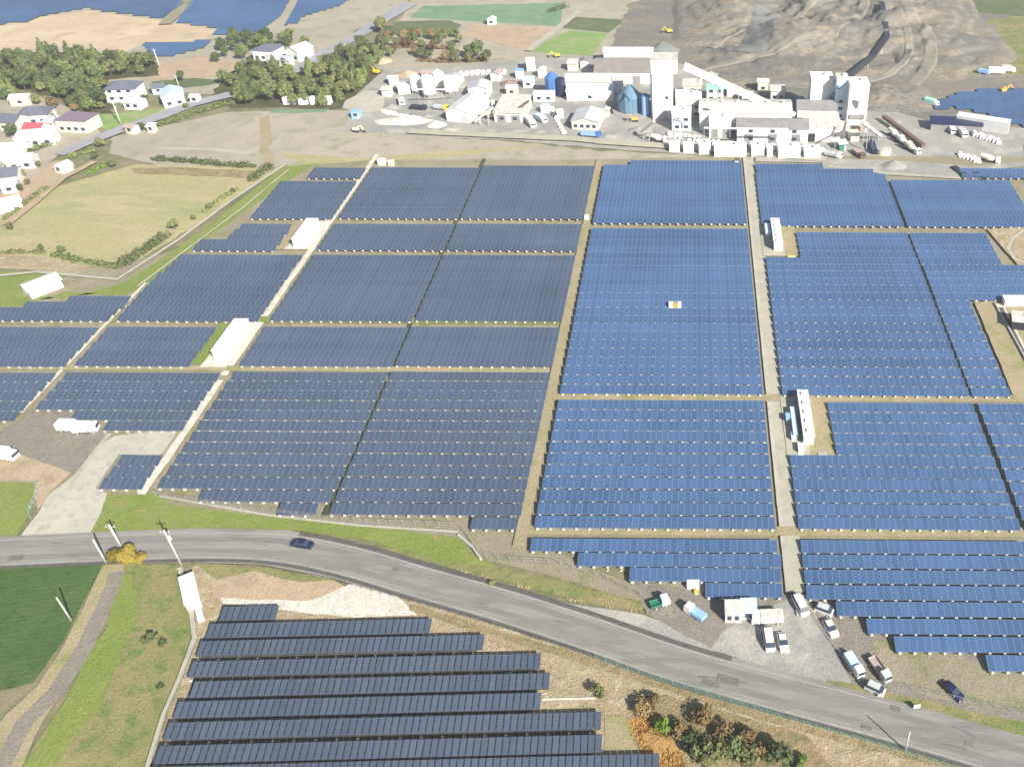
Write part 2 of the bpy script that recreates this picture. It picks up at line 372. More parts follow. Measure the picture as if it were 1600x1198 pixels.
sheet('plant_yard', [(545, 160), (600, 110), (700, 105), (820, 92), (1010, 86), (1080, 105), (1200, 170), (1380, 170), (1450, 190), (1600, 200), (1600, 252), (1530, 262), (1520, 285), (1380, 270), (1290, 262), (1130, 245), (930, 232), (800, 220), (640, 215), (540, 205)], G_YARD, 1)
sheet('bare_ground', [(470, 205), (640, 212), (800, 222), (930, 236), (1130, 246), (1160, 262), (940, 262), (600, 258), (560, 250), (430, 262), (420, 230)], G_TAN, 1.2)
sheet('dry_grass', [(440, 240), (560, 248), (720, 236), (860, 228), (700, 246), (600, 256), (480, 264)], G_FIELD, 1)
sheet('plant_pad', [(540, 158), (572, 142), (600, 145), (600, 175), (560, 176), (535, 170)], G_CONC, .3)
sheet('field', [(-60, 330), (100, 290), (210, 258), (400, 262), (430, 268), (380, 300), (330, 338), (190, 425), (85, 408), (-60, 400)], G_FIELD, .8)
sheet('earth_bank', [(205, 264), (260, 262), (400, 268), (398, 280), (300, 276), (210, 272)], G_DRY2, .8)
sheet('earth_bank', [(-60, 395), (60, 402), (190, 428), (185, 440), (60, 425), (-60, 415)], G_DRY, .6)
sheet('grass', [(-60, 425), (60, 425), (190, 440), (300, 375), (440, 262), (500, 256), (480, 270), (370, 345), (350, 372), (290, 395), (215, 462), (100, 470), (10, 500), (-60, 490)], G_GREEN, .5)
sheet('bare_ground', [(-60, 330), (20, 345), (80, 300), (120, 260), (100, 245), (40, 275), (-60, 300)], G_PINK, .6)
sheet('village_ground', [(-100, 150), (60, 150), (150, 185), (160, 215), (90, 245), (40, 290), (-80, 330)], G_TAN, .8)

# the solar park's own ground
sheet('site_ground', [(-205, 181), (-171, 222), (-151, 232), (-139, 263), (-131, 292), (-112, 296), (-40, 296), (20, 300), (130, 298), (130, 84), (60, 84), (30, 92), (20, 102), (2, 104), (-20, 116), (-33, 121), (-76, 123), (-115, 129), (-130, 133), (-165, 140), (-205, 150)], G_SITE, .5, px=False)
sheet('grass', [(-60, 468), (60, 462), (100, 468), (192, 444), (285, 384), (365, 324), (450, 262), (474, 262), (386, 330), (306, 388), (218, 452), (196, 462), (105, 456), (60, 470), (12, 492), (-60, 500)], G_GREEN, .4)
sheet('grass_verge', [(-205, 165), (-158, 168), (-151.5, 162), (-151.5, 205), (-153, 205), (-205, 200)], G_SITE, .3, px=False)
sheet('dirt_lot', [(12, 668), (48, 642), (100, 642), (152, 655), (170, 680), (148, 715), (112, 740), (60, 720), (18, 705), (-40, 700)], G_LOT, .6)
sheet('entrance_apron', [(152, 700), (180, 682), (235, 675), (292, 676), (282, 690), (250, 712), (186, 711), (150, 764), (168, 772), (158, 805), (140, 842), (28, 845), (62, 800), (78, 772), (118, 742)], G_CONC, .35)
sheet('earth_bank', [(-40, 700), (18, 706), (60, 722), (112, 740), (78, 770), (60, 798), (48, 770), (60, 752), (-40, 748)], G_PINK, .6)
sheet('grass', [(-60, 752), (58, 756), (50, 800), (22, 845), (-60, 850)], G_GREEN, .4)
strip('kerb_path', [(172, 678), (150, 706), (122, 742), (108, 768)], 1.1, G_CONC2, .05)
sheet('green_verge', [(168, 773), (242, 772), (270, 790), (420, 806), (560, 822), (718, 838), (740, 868), (790, 895), (1010, 945), (1000, 955), (900, 930), (790, 905), (700, 880), (560, 842), (470, 830), (300, 828), (140, 838), (160, 800)], G_GREEN, .35)
sheet('dry_verge', [(560, 846), (700, 878), (780, 888), (1010, 944), (1002, 956), (930, 945), (800, 912), (690, 884)], G_OLIVE, .4)
sheet('gravel_strip', [(242, 770), (300, 775), (425, 800), (510, 808), (728, 816), (830, 836), (900, 880), (980, 910), (1100, 930), (1010, 945), (880, 905), (760, 875), (722, 842), (560, 822), (420, 808), (270, 790)], G_SITE, .35)
sheet('gravel_strip', [(820, 930), (900, 945), (1000, 960), (1080, 985), (1240, 1010), (1300, 1060), (1240, 1064), (1100, 1032), (940, 975)], G_YARD, .4)
sheet('yard', [(990, 905), (1100, 928), (1262, 930), (1320, 955), (1600, 1050), (1700, 1090), (1700, 1150), (1500, 1112), (1420, 1100), (1290, 1070), (1120, 1020), (1010, 960)], G_LOT, .5)
sheet('yard_concrete', [(1130, 985), (1165, 968), (1235, 935), (1262, 945), (1300, 1000), (1330, 1068), (1280, 1072), (1180, 1040), (1110, 1015)], G_YARD, .4)
sheet('yard_concrete', [(1360, 1000), (1460, 1010), (1540, 1040), (1700, 1070), (1700, 1120), (1480, 1095), (1390, 1065)], G_SITE, .6)
sheet('dry_verge', [(1290, 1064), (1400, 1085), (1500, 1108), (1700, 1150), (1700, 1180), (1540, 1148), (1400, 1108), (1290, 1076)], G_OLIVE, .4)
# below the road
sheet('hill_slope', [(320, 880), (640, 935), (900, 1015), (1200, 1108), (1500, 1190), (1800, 1300), (1500, 1420), (200, 1420), (240, 1188), (300, 1000), (290, 890)], G_DRY, .6)
sheet('grass_slope', [(196, 878), (284, 884), (300, 960), (306, 1000), (285, 1062), (238, 1190), (200, 1420), (-150, 1420), (40, 1188), (120, 1070), (180, 960)], G_OLIVE, .6)
sheet('grass', [(190, 900), (205, 900), (215, 960), (190, 1040), (130, 1140), (90, 1200), (40, 1200), (110, 1080), (165, 985)], G_GREEN, 1.2)
sheet('crop_field', [(-100, 892), (162, 882), (130, 945), (100, 1003), (52, 1068), (-100, 1105)], G_CROP, .3)
sheet('farm_track', [(164, 882), (196, 880), (186, 925), (160, 985), (118, 1055), (72, 1120), (40, 1188), (10, 1250), (-90, 1250), (8, 1120), (60, 1072), (104, 1004), (134, 945)], G_TRACK, .35)
strip('track_ruts', [(184, 895), (165, 945), (135, 1010), (92, 1078), (40, 1130), (-10, 1220)], [2.6, 2.8, 2.9, 3.0, 3.0, 3.0], G_LOT, .25)
sheet('row_gap_shade', [(345, 962), (424, 962), (430, 985), (660, 984), (664, 1010), (744, 1010), (748, 1038), (832, 1038), (846, 1070), (832, 1100), (834, 1132), (926, 1132), (926, 1200), (1018, 1202), (1020, 1230), (250, 1230), (262, 1180), (285, 1112), (310, 1040), (318, 1000)], mat_ground('painted_gap_shade', (.07, .065, .055), (.09, .08, .065), (.15, .125, .09), s_big=.2, s_mid=.8, t2=.66), .2)  # dark ground sheet, paints the shade in the gaps between charcoal rows
sheet('earth_patch', [(330, 905), (420, 890), (520, 905), (560, 935), (480, 945), (360, 945), (335, 935)], G_PINK, .5)
sheet('white_gravel_patch', [(500, 935), (560, 908), (612, 922), (652, 962), (560, 966), (470, 958), (350, 944), (345, 936), (480, 940)], G_GRAVELW, .4)
sheet('verge', [(300, 880), (400, 884), (520, 908), (470, 912), (400, 893), (340, 908)], G_OLIVE, .4)
sheet('verge', [(640, 945), (900, 1020), (1200, 1112), (1500, 1196), (1520, 1215), (1200, 1130), (900, 1035), (640, 955)], G_DRY2, .5)
sheet('scrub_ground', [(985, 1098), (1040, 1088), (1120, 1110), (1260, 1150), (1300, 1200), (1250, 1260), (1000, 1230), (1010, 1160)], G_DRY2, .7)
sheet('orange_soil', [(978, 1128), (1002, 1118), (1035, 1140), (1065, 1180), (1062, 1215), (1020, 1215), (1000, 1165)], G_SOILP, .5)
sheet('bare_patch', [(945, 1120), (975, 1120), (1000, 1165), (1015, 1200), (940, 1230), (945, 1160)], G_TRACK, .4)
# main road
ROADC = [(-500, 884), (-150, 871), (10, 864), (150, 858), (300, 853), (430, 856), (540, 876), (660, 911), (780, 945), (920, 990), (1070, 1042), (1230, 1086), (1410, 1134), (1590, 1186), (1900, 1270)]
strip('road', ROADC, [8.6, 8.4, 8.2, 8.4, 8.6, 8.8, 8.9, 8.6, 8.3, 8.0, 8.0, 8.0, 8.0, 8.2, 8.4], G_ASPH, .06)
def offset_line(pts, off):
    P = [at(*p) for p in pts]; out = []
    for i, p in enumerate(P):
        d = (P[min(i+1, len(P)-1)]-P[max(i-1, 0)]).normalized(); n = Vector((-d.y, d.x, 0)); o = off if not isinstance(off, (list, tuple)) else off[i]
        out.append(p+n*o)
    return out
def smooth(pts, k=5):
    out = []
    for i in range(len(pts)-1):
        p0, p1, p2, p3 = pts[max(i-1, 0)], pts[i], pts[i+1], pts[min(i+2, len(pts)-1)]
        for j in range(k):
            t = j/k
            out.append(.5*((2*p1)+(p2-p0)*t+(2*p0-5*p1+4*p2-p3)*t*t+(3*p1-p0-3*p2+p3)*t**3))
    return out+[pts[-1]]
def wstrip(name, P, wd, mat, lift=None, amp=.05):
    return strip(name, [(p.x, p.y) for p in P], wd, mat, amp, lift, px=False)
up_line = smooth(offset_line(ROADC, 3.85)); lo_line = smooth(offset_line(ROADC, -3.9))
wstrip('road_shoulder', [p for p in up_line if p.x > -78 and p.x < 6], .95, G_ASPHD)
wstrip('road_shoulder', [p for p in lo_line], .75, G_ASPHD)
wstrip('lane_line', [p for p in smooth(offset_line(ROADC, 3.1)) if p.x < 35], .14, mat_plain('road_paint', (.33, .325, .31), .8, var=.25))
wstrip('lane_line', smooth(offset_line(ROADC, -3.2)), .14, MATS['road_paint'])
cl = smooth(offset_line(ROADC, 0), 8)
wstrip('tyre_wear', [p for p in smooth(offset_line(ROADC, 1.5))], 1.2, mat_ground('tyre_polished_asphalt', (.175, .168, .15), (.20, .19, .172), (.225, .215, .19), s_big=.12, s_mid=.2, bump=.1, fine=.05, stretch=(radians(19), .2, 1.6)), amp=.3)
wstrip('tyre_wear', [p for p in smooth(offset_line(ROADC, -1.6))], 1.1, MATS['tyre_polished_asphalt'], amp=.3)
RR = random.Random(21)
fine_cl = smooth(offset_line(ROADC, 0), 24)
G_PATCH = mat_ground('asphalt_patch', (.15, .145, .13), (.135, .13, .12), (.17, .165, .15), s_big=.3, s_mid=1, bump=.2, fine=.08)
for k in range(13):
    i = RR.randrange(40, len(fine_cl)-14); n = RR.randrange(3, 9); off = RR.uniform(-2.6, 2.6)
    seg = fine_cl[i:i+n]; P2 = []
    for a, b in zip(seg, seg[1:]):
        d = (b-a).normalized(); P2.append(a+Vector((-d.y, d.x, 0))*off)
    if len(P2) > 2: wstrip('road_patch', P2, RR.uniform(.5, 1.6), G_PATCH, amp=.04)
for k in range(16):
    i = RR.randrange(30, len(fine_cl)-30); off = RR.uniform(-2.6, 2.6); d = (fine_cl[i+1]-fine_cl[i]).normalized(); nv = Vector((-d.y, d.x, 0)); p = fine_cl[i]+nv*off
    q = p+d*RR.uniform(2, 5)+nv*(RR.uniform(.1, .8) if off < 0 else -RR.uniform(.1, .8))
    m_ = p.lerp(q, .5)+nv*RR.uniform(-.25, .25)
    wstrip('road_crack', [p, p.lerp(m_, .5), m_, m_.lerp(q, .6), q], .12, G_PATCH, amp=.12)
# park tracks (world metres)
sheet('plant_yard', [(1180, 246), (1300, 250), (1420, 255), (1520, 262), (1600, 255), (1620, 262), (1540, 268), (1528, 282), (1376, 276), (1370, 270), (1286, 268), (1284, 257), (1180, 255)], G_YARD, .3)
strip('haul_road', [(1295, 262), (1375, 272), (1470, 279), (1528, 282)], 1.6, G_CONC2, .1)
sheet('service_road', [(16.1, 107), (19.7, 107), (19.5, 297), (16.3, 297)], G_CONC2, .12, px=False)
sheet('service_road', [(16.1, 118), (16.9, 118), (16.9, 297), (16.1, 297)], G_CONC, .05, px=False)
sheet('service_road', [at(1235, 932)[:2], at(1262, 932)[:2], at(1275, 960)[:2], at(1245, 965)[:2]], G_CONC2, .1, px=False)
sheet('dirt_track', [(-34.9, 118), (-32.5, 118), (-32.3, 296), (-34.4, 296)], G_TRACK, .18, px=False)
sheet('service_road', [(-113.2, 132), (-111.2, 132), (-110.5, 300), (-112.3, 300)], G_GRAVELW, .2, px=False)
sheet('dirt_track', [(-113.6, 132), (-112.9, 132), (-112.0, 300), (-112.4, 300)], G_TRACK, .15, px=False)
sheet('footpath', [(-152.4, 158), (-151.2, 158), (-150.2, 214), (-151.0, 214)], G_GRAVELW, .2, px=False)
sheet('grass_lane', [(-73.7, 126), (-72.6, 126), (-72.6, 296), (-73.7, 296)], mat_ground('shade_toned_grass', (.05, .065, .03), (.06, .075, .03), (.10, .10, .05), s_mid=.5), .1, px=False)  # grass colour darkened to carry the shade the rows throw on the lane
for (x0, x1, ya, yb, mt) in ((-150, -35, 195.0, 197.6, G_GREEN), (-200, -35, 174.7, 176.9, G_TRACK), (-113, -35, 170.0, 172.0, G_SITE), (-33, 110, 162.3, 164.8, G_TRACK), (-33, 80, 121.0, 123.4, G_TRACK)):
    sheet('grass_aisle', [(x0, ya), (x1, ya-.012*(x1-x0)), (x1, yb-.012*(x1-x0)), (x0, yb)] if x0 < -50 else [(x0, ya), (x1, ya-.6), (x1, yb-.6), (x0, yb)], mt, .15, px=False)
# station pads
sheet('station_pad', [(-122.3, 232.5), (-113, 232.5), (-112.6, 250.5), (-122.3, 250.5)], G_TRACK, .2, px=False)
sheet('station_pad', [(-119.5, 232.5), (-112.2, 232.5), (-112.0, 250), (-116.5, 250)], G_GRAVELW, .2, px=False)
sheet('station_pad', [(-122.0, 176), (-113, 176), (-113, 195.5), (-122.0, 195.5)], G_GREEN, .3, px=False)
sheet('station_pad', [(-119, 175), (-112.6, 175), (-112.2, 195), (-118, 194.5)], G_GRAVELW, .2, px=False)
sheet('station_pad', [(19.3, 228.5), (29.6, 228.5), (29.6, 250), (19.3, 250)], G_TRACK, .15, px=False)
sheet('station_pad', [(19.2, 228.6), (25.5, 228.6), (25.0, 247), (20.2, 247), (19.2, 249)], G_CONC2, .15, px=False)
sheet('station_pad', [(19.3, 142.0), (30.0, 142.0), (30.0, 164.5), (19.3, 164.5)], G_TRACK, .15, px=False)
sheet('station_pad', [(19.2, 142.2), (24.2, 142.2), (24.2, 164), (20.5, 164), (19.2, 165)], G_CONC2, .15, px=False)
# far right compound edge
sheet('bare_ground', [(1522, 476), (1600, 470), (1800, 470), (1800, 640), (1585, 628)], G_TRACK, .3)
strip('compound_road', [(1560, 478), (1600, 555), (1650, 640)], 2.0, G_GRAVELW, .1)
sheet('bare_ground', [(1542, 362), (1600, 357), (1800, 357), (1800, 425), (1590, 418)], G_DRY, .3)
# village and through roads
strip('village_road', [(640, 8), (590, 38), (560, 58), (510, 84), (470, 110)], [9, 8, 7, 7, 6], G_ASPHF, .2)
strip('village_road', [(470, 110), (410, 132), (370, 148), (300, 165), (250, 185), (190, 205), (130, 228), (95, 245)], [6, 6, 6.5, 7, 7, 6.5, 6, 5], G_ASPHF, .2)
strip('farm_lane', [(300, -15), (288, 12), (258, 40)], [8, 7, 6], G_SITE, .2)
strip('farm_lane', [(905, 20), (870, 48), (825, 82)], [3.5, 3.5, 3.5], G_CONC2, .2)
strip('farm_lane', [(10, 355), (60, 315), (100, 280), (150, 255)], 2.8, G_PINK, .3)
strip('drain_path', [(-40, 438), (60, 428), (185, 440), (280, 378), (360, 318), (450, 258)], 1.3, G_CONC2, .1)
strip('site_edge_path', [(215, 452), (300, 388), (378, 330), (452, 268)], .6, G_CONC2, .2)
strip('haul_road', [(930, 224), (1050, 232), (1150, 240), (1290, 252)], 4, G_CONC2, .3)
strip('haul_road', [(640, 208), (760, 214), (900, 220), (960, 226)], 4, G_CONC2, .3)
strip('boundary_path', [(282, 890), (300, 950), (306, 1000), (284, 1060), (258, 1120), (236, 1192), (215, 1260)], .75, G_CONC2, .05)

# ------------------------------------------------------------------ quarry spoil heaps (real relief)
def in_poly(x, y, P):
    c = False; n = len(P); j = n-1
    for i in range(n):
        if (P[i][1] > y) != (P[j][1] > y) and x < (P[j][0]-P[i][0])*(y-P[i][1])/(P[j][1]-P[i][1])+P[i][0]: c = not c
        j = i
    return c
def fbm(x, y, s, o=4, z=0):
    v = 0; a = 1
    for k in range(o): v += a*noise.noise(Vector((x*s, y*s, z+k*5))); s *= 2.1; a *= .5
    return v
def heap(name, x0, x1, y0, y1, nx, ny, hf, mat, smoothf=True):
    vs = []; fs = []
    for j in range(ny+1):
        for i in range(nx+1):
            x = x0+(x1-x0)*i/nx; y = y0+(y1-y0)*j/ny; vs.append((x, y, hf(x, y, i/nx, j/ny)))
    for j in range(ny):
        for i in range(nx):
            a = j*(nx+1)+i; fs.append((a, a+1, a+nx+2, a+nx+1))
    me = bpy.data.meshes.new(name); me.from_pydata(vs, [], fs); me.materials.append(mat)
    if smoothf: me.polygons.foreach_set('use_smooth', [True]*len(fs))
    me.update(); o = link(name, me); o['kind'] = 'structure'; return o
def edge(u, w=.16): return max(0, min(1, u/w, (1-u)/w))**.8
q0, q1 = at(1075, 100), at(1480, 12)
QX0, QX1, QY0 = q0.x-14, 150, 362
def hq(x, y, u, v):
    e = (edge(u, .32)*edge(v, .22))**1.3; r = abs(fbm(x+40, y, .013, 3, 4))
    terr = fbm(x, y, .018, 4, 1)*7+r*9+fbm(x, y, .07, 4, 8)*1.9
    h = e*(3.5+terr)+v*e*6; b = 1.7; f = h/b-math.floor(h/b); st = max(0, min(1, (f-.45)/.5))   # benches cut into the rock
    h = .35*h+.65*b*(math.floor(h/b)+st*st*(3-2*st))
    return max(-.3, h-.25)
heap('quarry_hill', QX0, QX1, QY0, 640, 200, 240, hq, G_QUAR)
def hg(x, y, u, v): return max(-.3, edge(u, .3)*edge(v, .3)*(4+fbm(x, y, .03, 4, 2)*3)-.25)
def drape(pts, wd, mat):
    P = smooth([at(*p) for p in pts], 10); Q = [P[0]]
    for p in P[1:]:
        while (p-Q[-1]).length > 1.2: Q.append(Q[-1]+(p-Q[-1]).normalized()*1.2)
    vs = []; fs = []; m = 8
    for i, p in enumerate(Q):
        d = (Q[min(i+2, len(Q)-1)]-Q[max(i-2, 0)]).normalized(); nv = Vector((-d.y, d.x, 0)); ww = wd*(1+.25*noise.noise(p*.1))
        for j in range(m+1):
            q = p+nv*ww*(j/m-.5); u, v = (q.x-QX0)/(QX1-QX0), (q.y-QY0)/(640-QY0)
            vs.append((q.x, q.y, max(0, hq(q.x, q.y, u, v) if 0 < u < 1 and 0 < v < 1 else 0)+(.32 if 0 < j < m else -.15)))
    for i in range(len(Q)-1):
        for j in range(m): a = i*(m+1)+j; fs.append((a, a+1, a+m+2, a+m+1))
    me = bpy.data.meshes.new('haul_track'); me.from_pydata(vs, [], fs); me.materials.append(mat); me.polygons.foreach_set('use_smooth', [True]*len(fs)); me.update()
    o = link('haul_track', me); o['kind'] = 'structure'
G_HAUL = mat_ground('haul_track', (.235, .215, .175), (.215, .198, .16), (.185, .172, .142), s_big=.05, s_mid=.3, bump=.5)
G_GREYB = mat_ground('grey_gravel_bench', (.15, .155, .15), (.18, .18, .17), (.20, .19, .17), s_big=.05, s_mid=.2, bump=.8)
drape([(1095, 112), (1150, 102), (1220, 92), (1290, 72), (1340, 40), (1352, 5)], 6, G_HAUL)
drape([(1400, 150), (1430, 128), (1452, 100), (1446, 70), (1420, 46), (1408, 10)], 7, G_HAUL)
drape([(1345, 130), (1392, 116), (1418, 92), (1414, 62)], 4, G_HAUL)
drape([(1165, 95), (1185, 70), (1196, 40), (1190, 12)], 14, G_GREYB)
drape([(1110, 78), (1150, 60), (1240, 36), (1290, 12)], 5, G_HAUL)
a_, b_ = at(1385, 150), at(1490, 60)
def ridge_to_plant(x, y, u, v): return max(-.3, edge(u, .35)*edge(v, .35)*(3.2+fbm(x, y, .05, 4, 12)*2.4)-.25)
heap('spoil_bank', at(1335, 190).x, at(1480, 190).x, gy(178), gy(128), 60, 50, ridge_to_plant, G_QUAR)
# lower right slope below the road: gentle rise with hummocks
def hs(x, y, u, v): return max(-.3, edge(u, .2)*edge(v, .25)*(.9+fbm(x, y, .12, 4, 5)*.9+fbm(x, y, .5, 2, 9)*.25)-.2)
P_ = [(q.x, q.y) for q in (at(870, 1020), at(1480, 1190), at(1480, 1260), at(960, 1240))]
A, B = at(880, 1190), at(1240, 1040)

# ------------------------------------------------------------------ solar rows
ORD1 = "zeroth first second third fourth fifth sixth seventh eighth ninth tenth eleventh twelfth thirteenth fourteenth fifteenth sixteenth seventeenth eighteenth nineteenth".split()
def ordw(n):
    if n < 20: return ORD1[n]
    t = {2: 'twent', 3: 'thirt', 4: 'fort', 5: 'fift', 6: 'sixt'}[n//10]
    return t+'ieth' if n % 10 == 0 else t+'y-'+ORD1[n % 10]
TILT, LP, ZF = radians(10), 2.85, 1.0
def panel_geo(mb, x, pw, pm, fm, gap=.03, fr=.05, L=LP):
    if pm.name == 'panel_charcoal': fr = .07
    w0, w1 = x+gap/2, x+pw-gap/2; t = .04
    o = [(w0, 0, 0), (w1, 0, 0), (w1, L, 0), (w0, L, 0)]
    vs = [(a, b, -t) for a, b, _ in o]+[(a, b, 0) for a, b, _ in o]
    vs += [(w0+fr, fr, 0), (w1-fr, fr, 0), (w1-fr, L-fr, 0), (w0+fr, L-fr, 0)]
    mb.add(vs, [(3, 2, 1, 0), (0, 1, 5, 4), (1, 2, 6, 5), (2, 3, 7, 6), (3, 0, 4, 7), (4, 5, 9, 8), (5, 6, 10, 9), (6, 7, 11, 10), (7, 4, 8, 11)], fm)
    n = len(mb.v)
    mb.f.append((n-4, n-3, n-2, n-1)); mb.m.append(mb.mi(pm))
CACHE = {}
def c_panel(pw, pm, fm, gap):
    k = ('p', pw, pm.name)
    if k not in CACHE:
        mb = MB(); panel_geo(mb, 0, pw, pm, fm, gap); CACHE[k] = mb.mesh('panel')
    return CACHE[k]
def c_array(n, pw, pm, fm, gap):
    k = ('a', n, pw, pm.name)
    if k not in CACHE:
        mb = MB()
        for i in range(n): panel_geo(mb, i*pw, pw, pm, fm, gap)
        CACHE[k] = mb.mesh('panel_array')
    return CACHE[k]
def c_rack(n, pw, every):
    k = ('r', n, pw, every)
    if k not in CACHE:
        mb = MB(); W = n*pw; ct, st = cos(TILT), sin(TILT)
        for d in (.35, 1.45, 2.6):
            mb.box((W/2, d*ct, ZF+d*st-.13), (W, .06, .07), M_STEEL)
        x = pw*.5
        while x < W:
            mb.bar((x, .35*ct, .1), (x, .35*ct, ZF+.35*st-.1), .035, M_STEEL, 4)
            mb.bar((x, 2.6*ct, 0), (x, 2.6*ct, ZF+2.6*st-.1), .035, M_STEEL, 4)
            x += pw*every
        CACHE[k] = mb.mesh('rack')
    return CACHE[k]
def c_foot(n, pw, every, hf=1.02):
    if every == 3: hf = .4
    k = ('f', n, pw, every)
    if k not in CACHE:
        mb = MB(); W = n*pw; x = pw*.5; rr = random.Random(n)
        while x < W:
            s = rr.uniform(.85, 1.2)
            mb.box((x, -.17, hf-.26), (.52*s, .30, .26+.05*s), M_FOOT, taper=.8)
            mb.box((x, -.12, 0), (.12, .12, hf-.26), M_STEEL)
            mb.box((x, -.12, 0), (.46*s, .40, .16), M_FOOT, taper=.8)
            mb.box((x, 2.62, 0), (.34*s, .34, .3), M_FOOT, taper=.85)
            x += pw*every
        CACHE[k] = mb.mesh('footings')
    return CACHE[k]
NROW = [0]
def make_row(x0, x1, yf, k, pw, pm, fm, gap, label, group, single, every=2):
    n = int((x1-x0)/pw+.4)
    if n < 1: return
    x0 += ((x1-x0)-n*pw)/2
    NROW[0] += 1
    e = empty('solar_row', (x0, yf, R.uniform(-.03, .05)), math.atan(k), label, 'solar array', group)
    tl = TILT+radians(R.uniform(-.5, .5))
    if single:
        me = c_panel(pw, pm, fm, gap)
        for i in range(n):
            o = bpy.data.objects.new('panel', me); COL.objects.link(o); o.parent = e
            o.location = (i*pw, 0, ZF); o.rotation_euler = (tl+radians(R.uniform(-.25, .25)), 0, 0)
    else:
        o = link('panel_array', c_array(n, pw, pm, fm, gap), e, (0, 0, ZF), kind='stuff'); o.rotation_euler = (tl, 0, 0)
    link('rack', c_rack(n, pw, every), e, (0, 0, 0), kind='stuff')
    link('footings', c_foot(n, pw, every), e, (0, 0, 0), kind='stuff')
    return e
HOR = LP*cos(TILT)
def column(phrase, group, x0, x1, blocks, pm, fm, pw=1.26, k=-.010, gap=.03, singles=1e9, xref=None, start=1):
    """blocks nearest first: (py of the front edge, py of the back edge, rows or None, {row: (x0, x1)})"""
    cnt = start-1; xc = (x0+x1)/2 if xref is None else xref; q = 1-1.25/H
    for (pb, pt, n, ov) in blocks:
        yf, yb = gy(pb, ZF), gy(pt, ZF+LP*sin(TILT))
        if n is None: n = max(1, round((yb-yf+.88)/3.68+(.35 if pb < 520 or yb-yf < 20 else .05)))
        pitch = min(3.74, (yb-yf-HOR)/(n-1)) if n > 1 else 0
        for i in range(n):
            y = yf+pitch*i
            for (a, b) in (ov(y, x0, x1) if callable(ov) else ov.get(i, [(x0, x1)]) if ov else [(x0, x1)]):
                cnt_label = phrase % ordw(cnt+1)
                make_row(a*q, b*q, y+k*(a-xc), k, pw, pm, fm, gap, cnt_label, group, y < singles)
            cnt += 1
SG = gy(612)
# dark columns (slate panels); X positions in metres
column("dark solar row, %s from the near end, between tan track and shaded gap", 'dark rows right of the shaded gap', -72.7, -34.9,
       [(826, 581, 14, {0: [(-44.4, -34.9)]}), (572.5, 511, None, None), (502, 398.5, None, None), (392, 350, None, None), (342.5, 259, None, None)], P_DARK, M_FRD, singles=SG)
column("dark solar row, %s from the near end, between shaded gap and pale road", 'dark rows left of the shaded gap', -110.4, -73.5,
       [(804, 581, 13, {0: [(-83.5, -75.2)], 1: [(-100.8, -73.5)]}), (572.5, 511, None, None), (502, 398.5, None, None), (391.5, 350, None, None), (342, 262, None, None)], P_DARK, M_FRD, singles=SG)
column("dark solar row, %s from the near end, beside the entrance apron", 'short dark rows by the entrance', -122.3, -113.4, [(764, 711, 3, None)], P_DARK, M_FRD, singles=SG)
Lx = (-150.3, -113.2)
column("dark solar row, %s from the near end, left of the pale road", 'dark rows left of the pale road', *Lx,
       [(672.5, 582, None, {0: [(-131, -113.4)], 1: [(-140.5, -113.4)]}), (572.5, 511, None, {i: [(-150.3, -122.5)] for i in range(9)}), (502, 398, None, lambda y, a, b: [(a+max(0, (y-213)*.14), b)]), (392, 350, None, {0: [(-147, -122.4)], 1: [(-146.6, -122.4)], 2: [(-139.5, -122.6)], 3: [(-138.8, -122.6)], 4: [(-138.6, -122.6)]}),
        (342, 283, None, {i: [(-137.4, -112.4)] for i in range(12)}), (279, 262, None, {i: [(-130, -112.0)] for i in range(6)})], P_DARK, M_FRD, singles=SG)
column("dark solar row, %s from the near end, left of the dotted path", 'dark rows left of the dotted path', -192, -152.4,
       [(657, 582, None, {i: [(-168+0*i, -152.6)] for i in range(3)}), (572.5, 511, None, None), (501, 462, None, {0: [(-188, -152)], 1: [(-184, -151.6)], 2: [(-178, -151.4)], 3: [(-168.5, -151.2)]})], P_DARK, M_FRD, singles=SG)
# blue columns
column("bright blue solar row, %s from the near end, between tan track and concrete road", 'bright blue rows between the tracks', -32.0, 15.8,
       [(932, 842, 4, {0: [(1.4, 15.8)], 1: [(-12.5, 15.8)], 2: [(-22.2, 15.8)], 3: [(-32.0, 15.8)]}), (825.5, 625, 11, None), (615.5, 357, None, None),
        (349.5, 251, None, lambda y, a, b: [(-12.8, 10.4)] if y > gy(258.5) else [(-22.6, 15.4)] if y > gy(263) else [(-27, 15.6)] if y > gy(269) else [(a, b)])], P_BLUE, M_FRB, k=-.008, singles=SG)
Rl = 20.1
nR = round((gy(361, ZF+LP*sin(TILT))-gy(617.5, ZF)+.73)/3.68)
column("blue solar row, %s from the near end, just right of the concrete road", 'blue rows right of the concrete road', Rl, 63.0,
       [(1046, 843, 8, {0: [(48.5, 63.0)], 1: [(34.2, 63.0)], 2: [(29.6, 63.0)], 3: [(24.9, 63.0)]}), (826, 628, 11, {i: [(30.0, 63.0)] for i in range(6, 11)}),
        (617.5, 361, nR, {i: [(30.0, 63.0)] for i in range(nR-4, nR)}), (353, 256, None, lambda y, a, b: [(a, 43)] if y > gy(271) else [(a, 60)] if y > gy(281) else [(a, b)])], P_BLUE, M_FRB, k=-.010, xref=20, singles=SG)
def r2over():
    o = {}; yf, yb = gy(617.5, ZF), gy(361, ZF+LP*sin(TILT)); p = (yb-yf-HOR)/(nR-1)
    for i in range(nR):
        y = yf+p*i; o[i] = [(63.9, 72.7)] if y < gy(481) else [(63.9, 96)] if y < gy(418) else [(63.9, 86.5+(y-gy(418))*.0)]
    return o
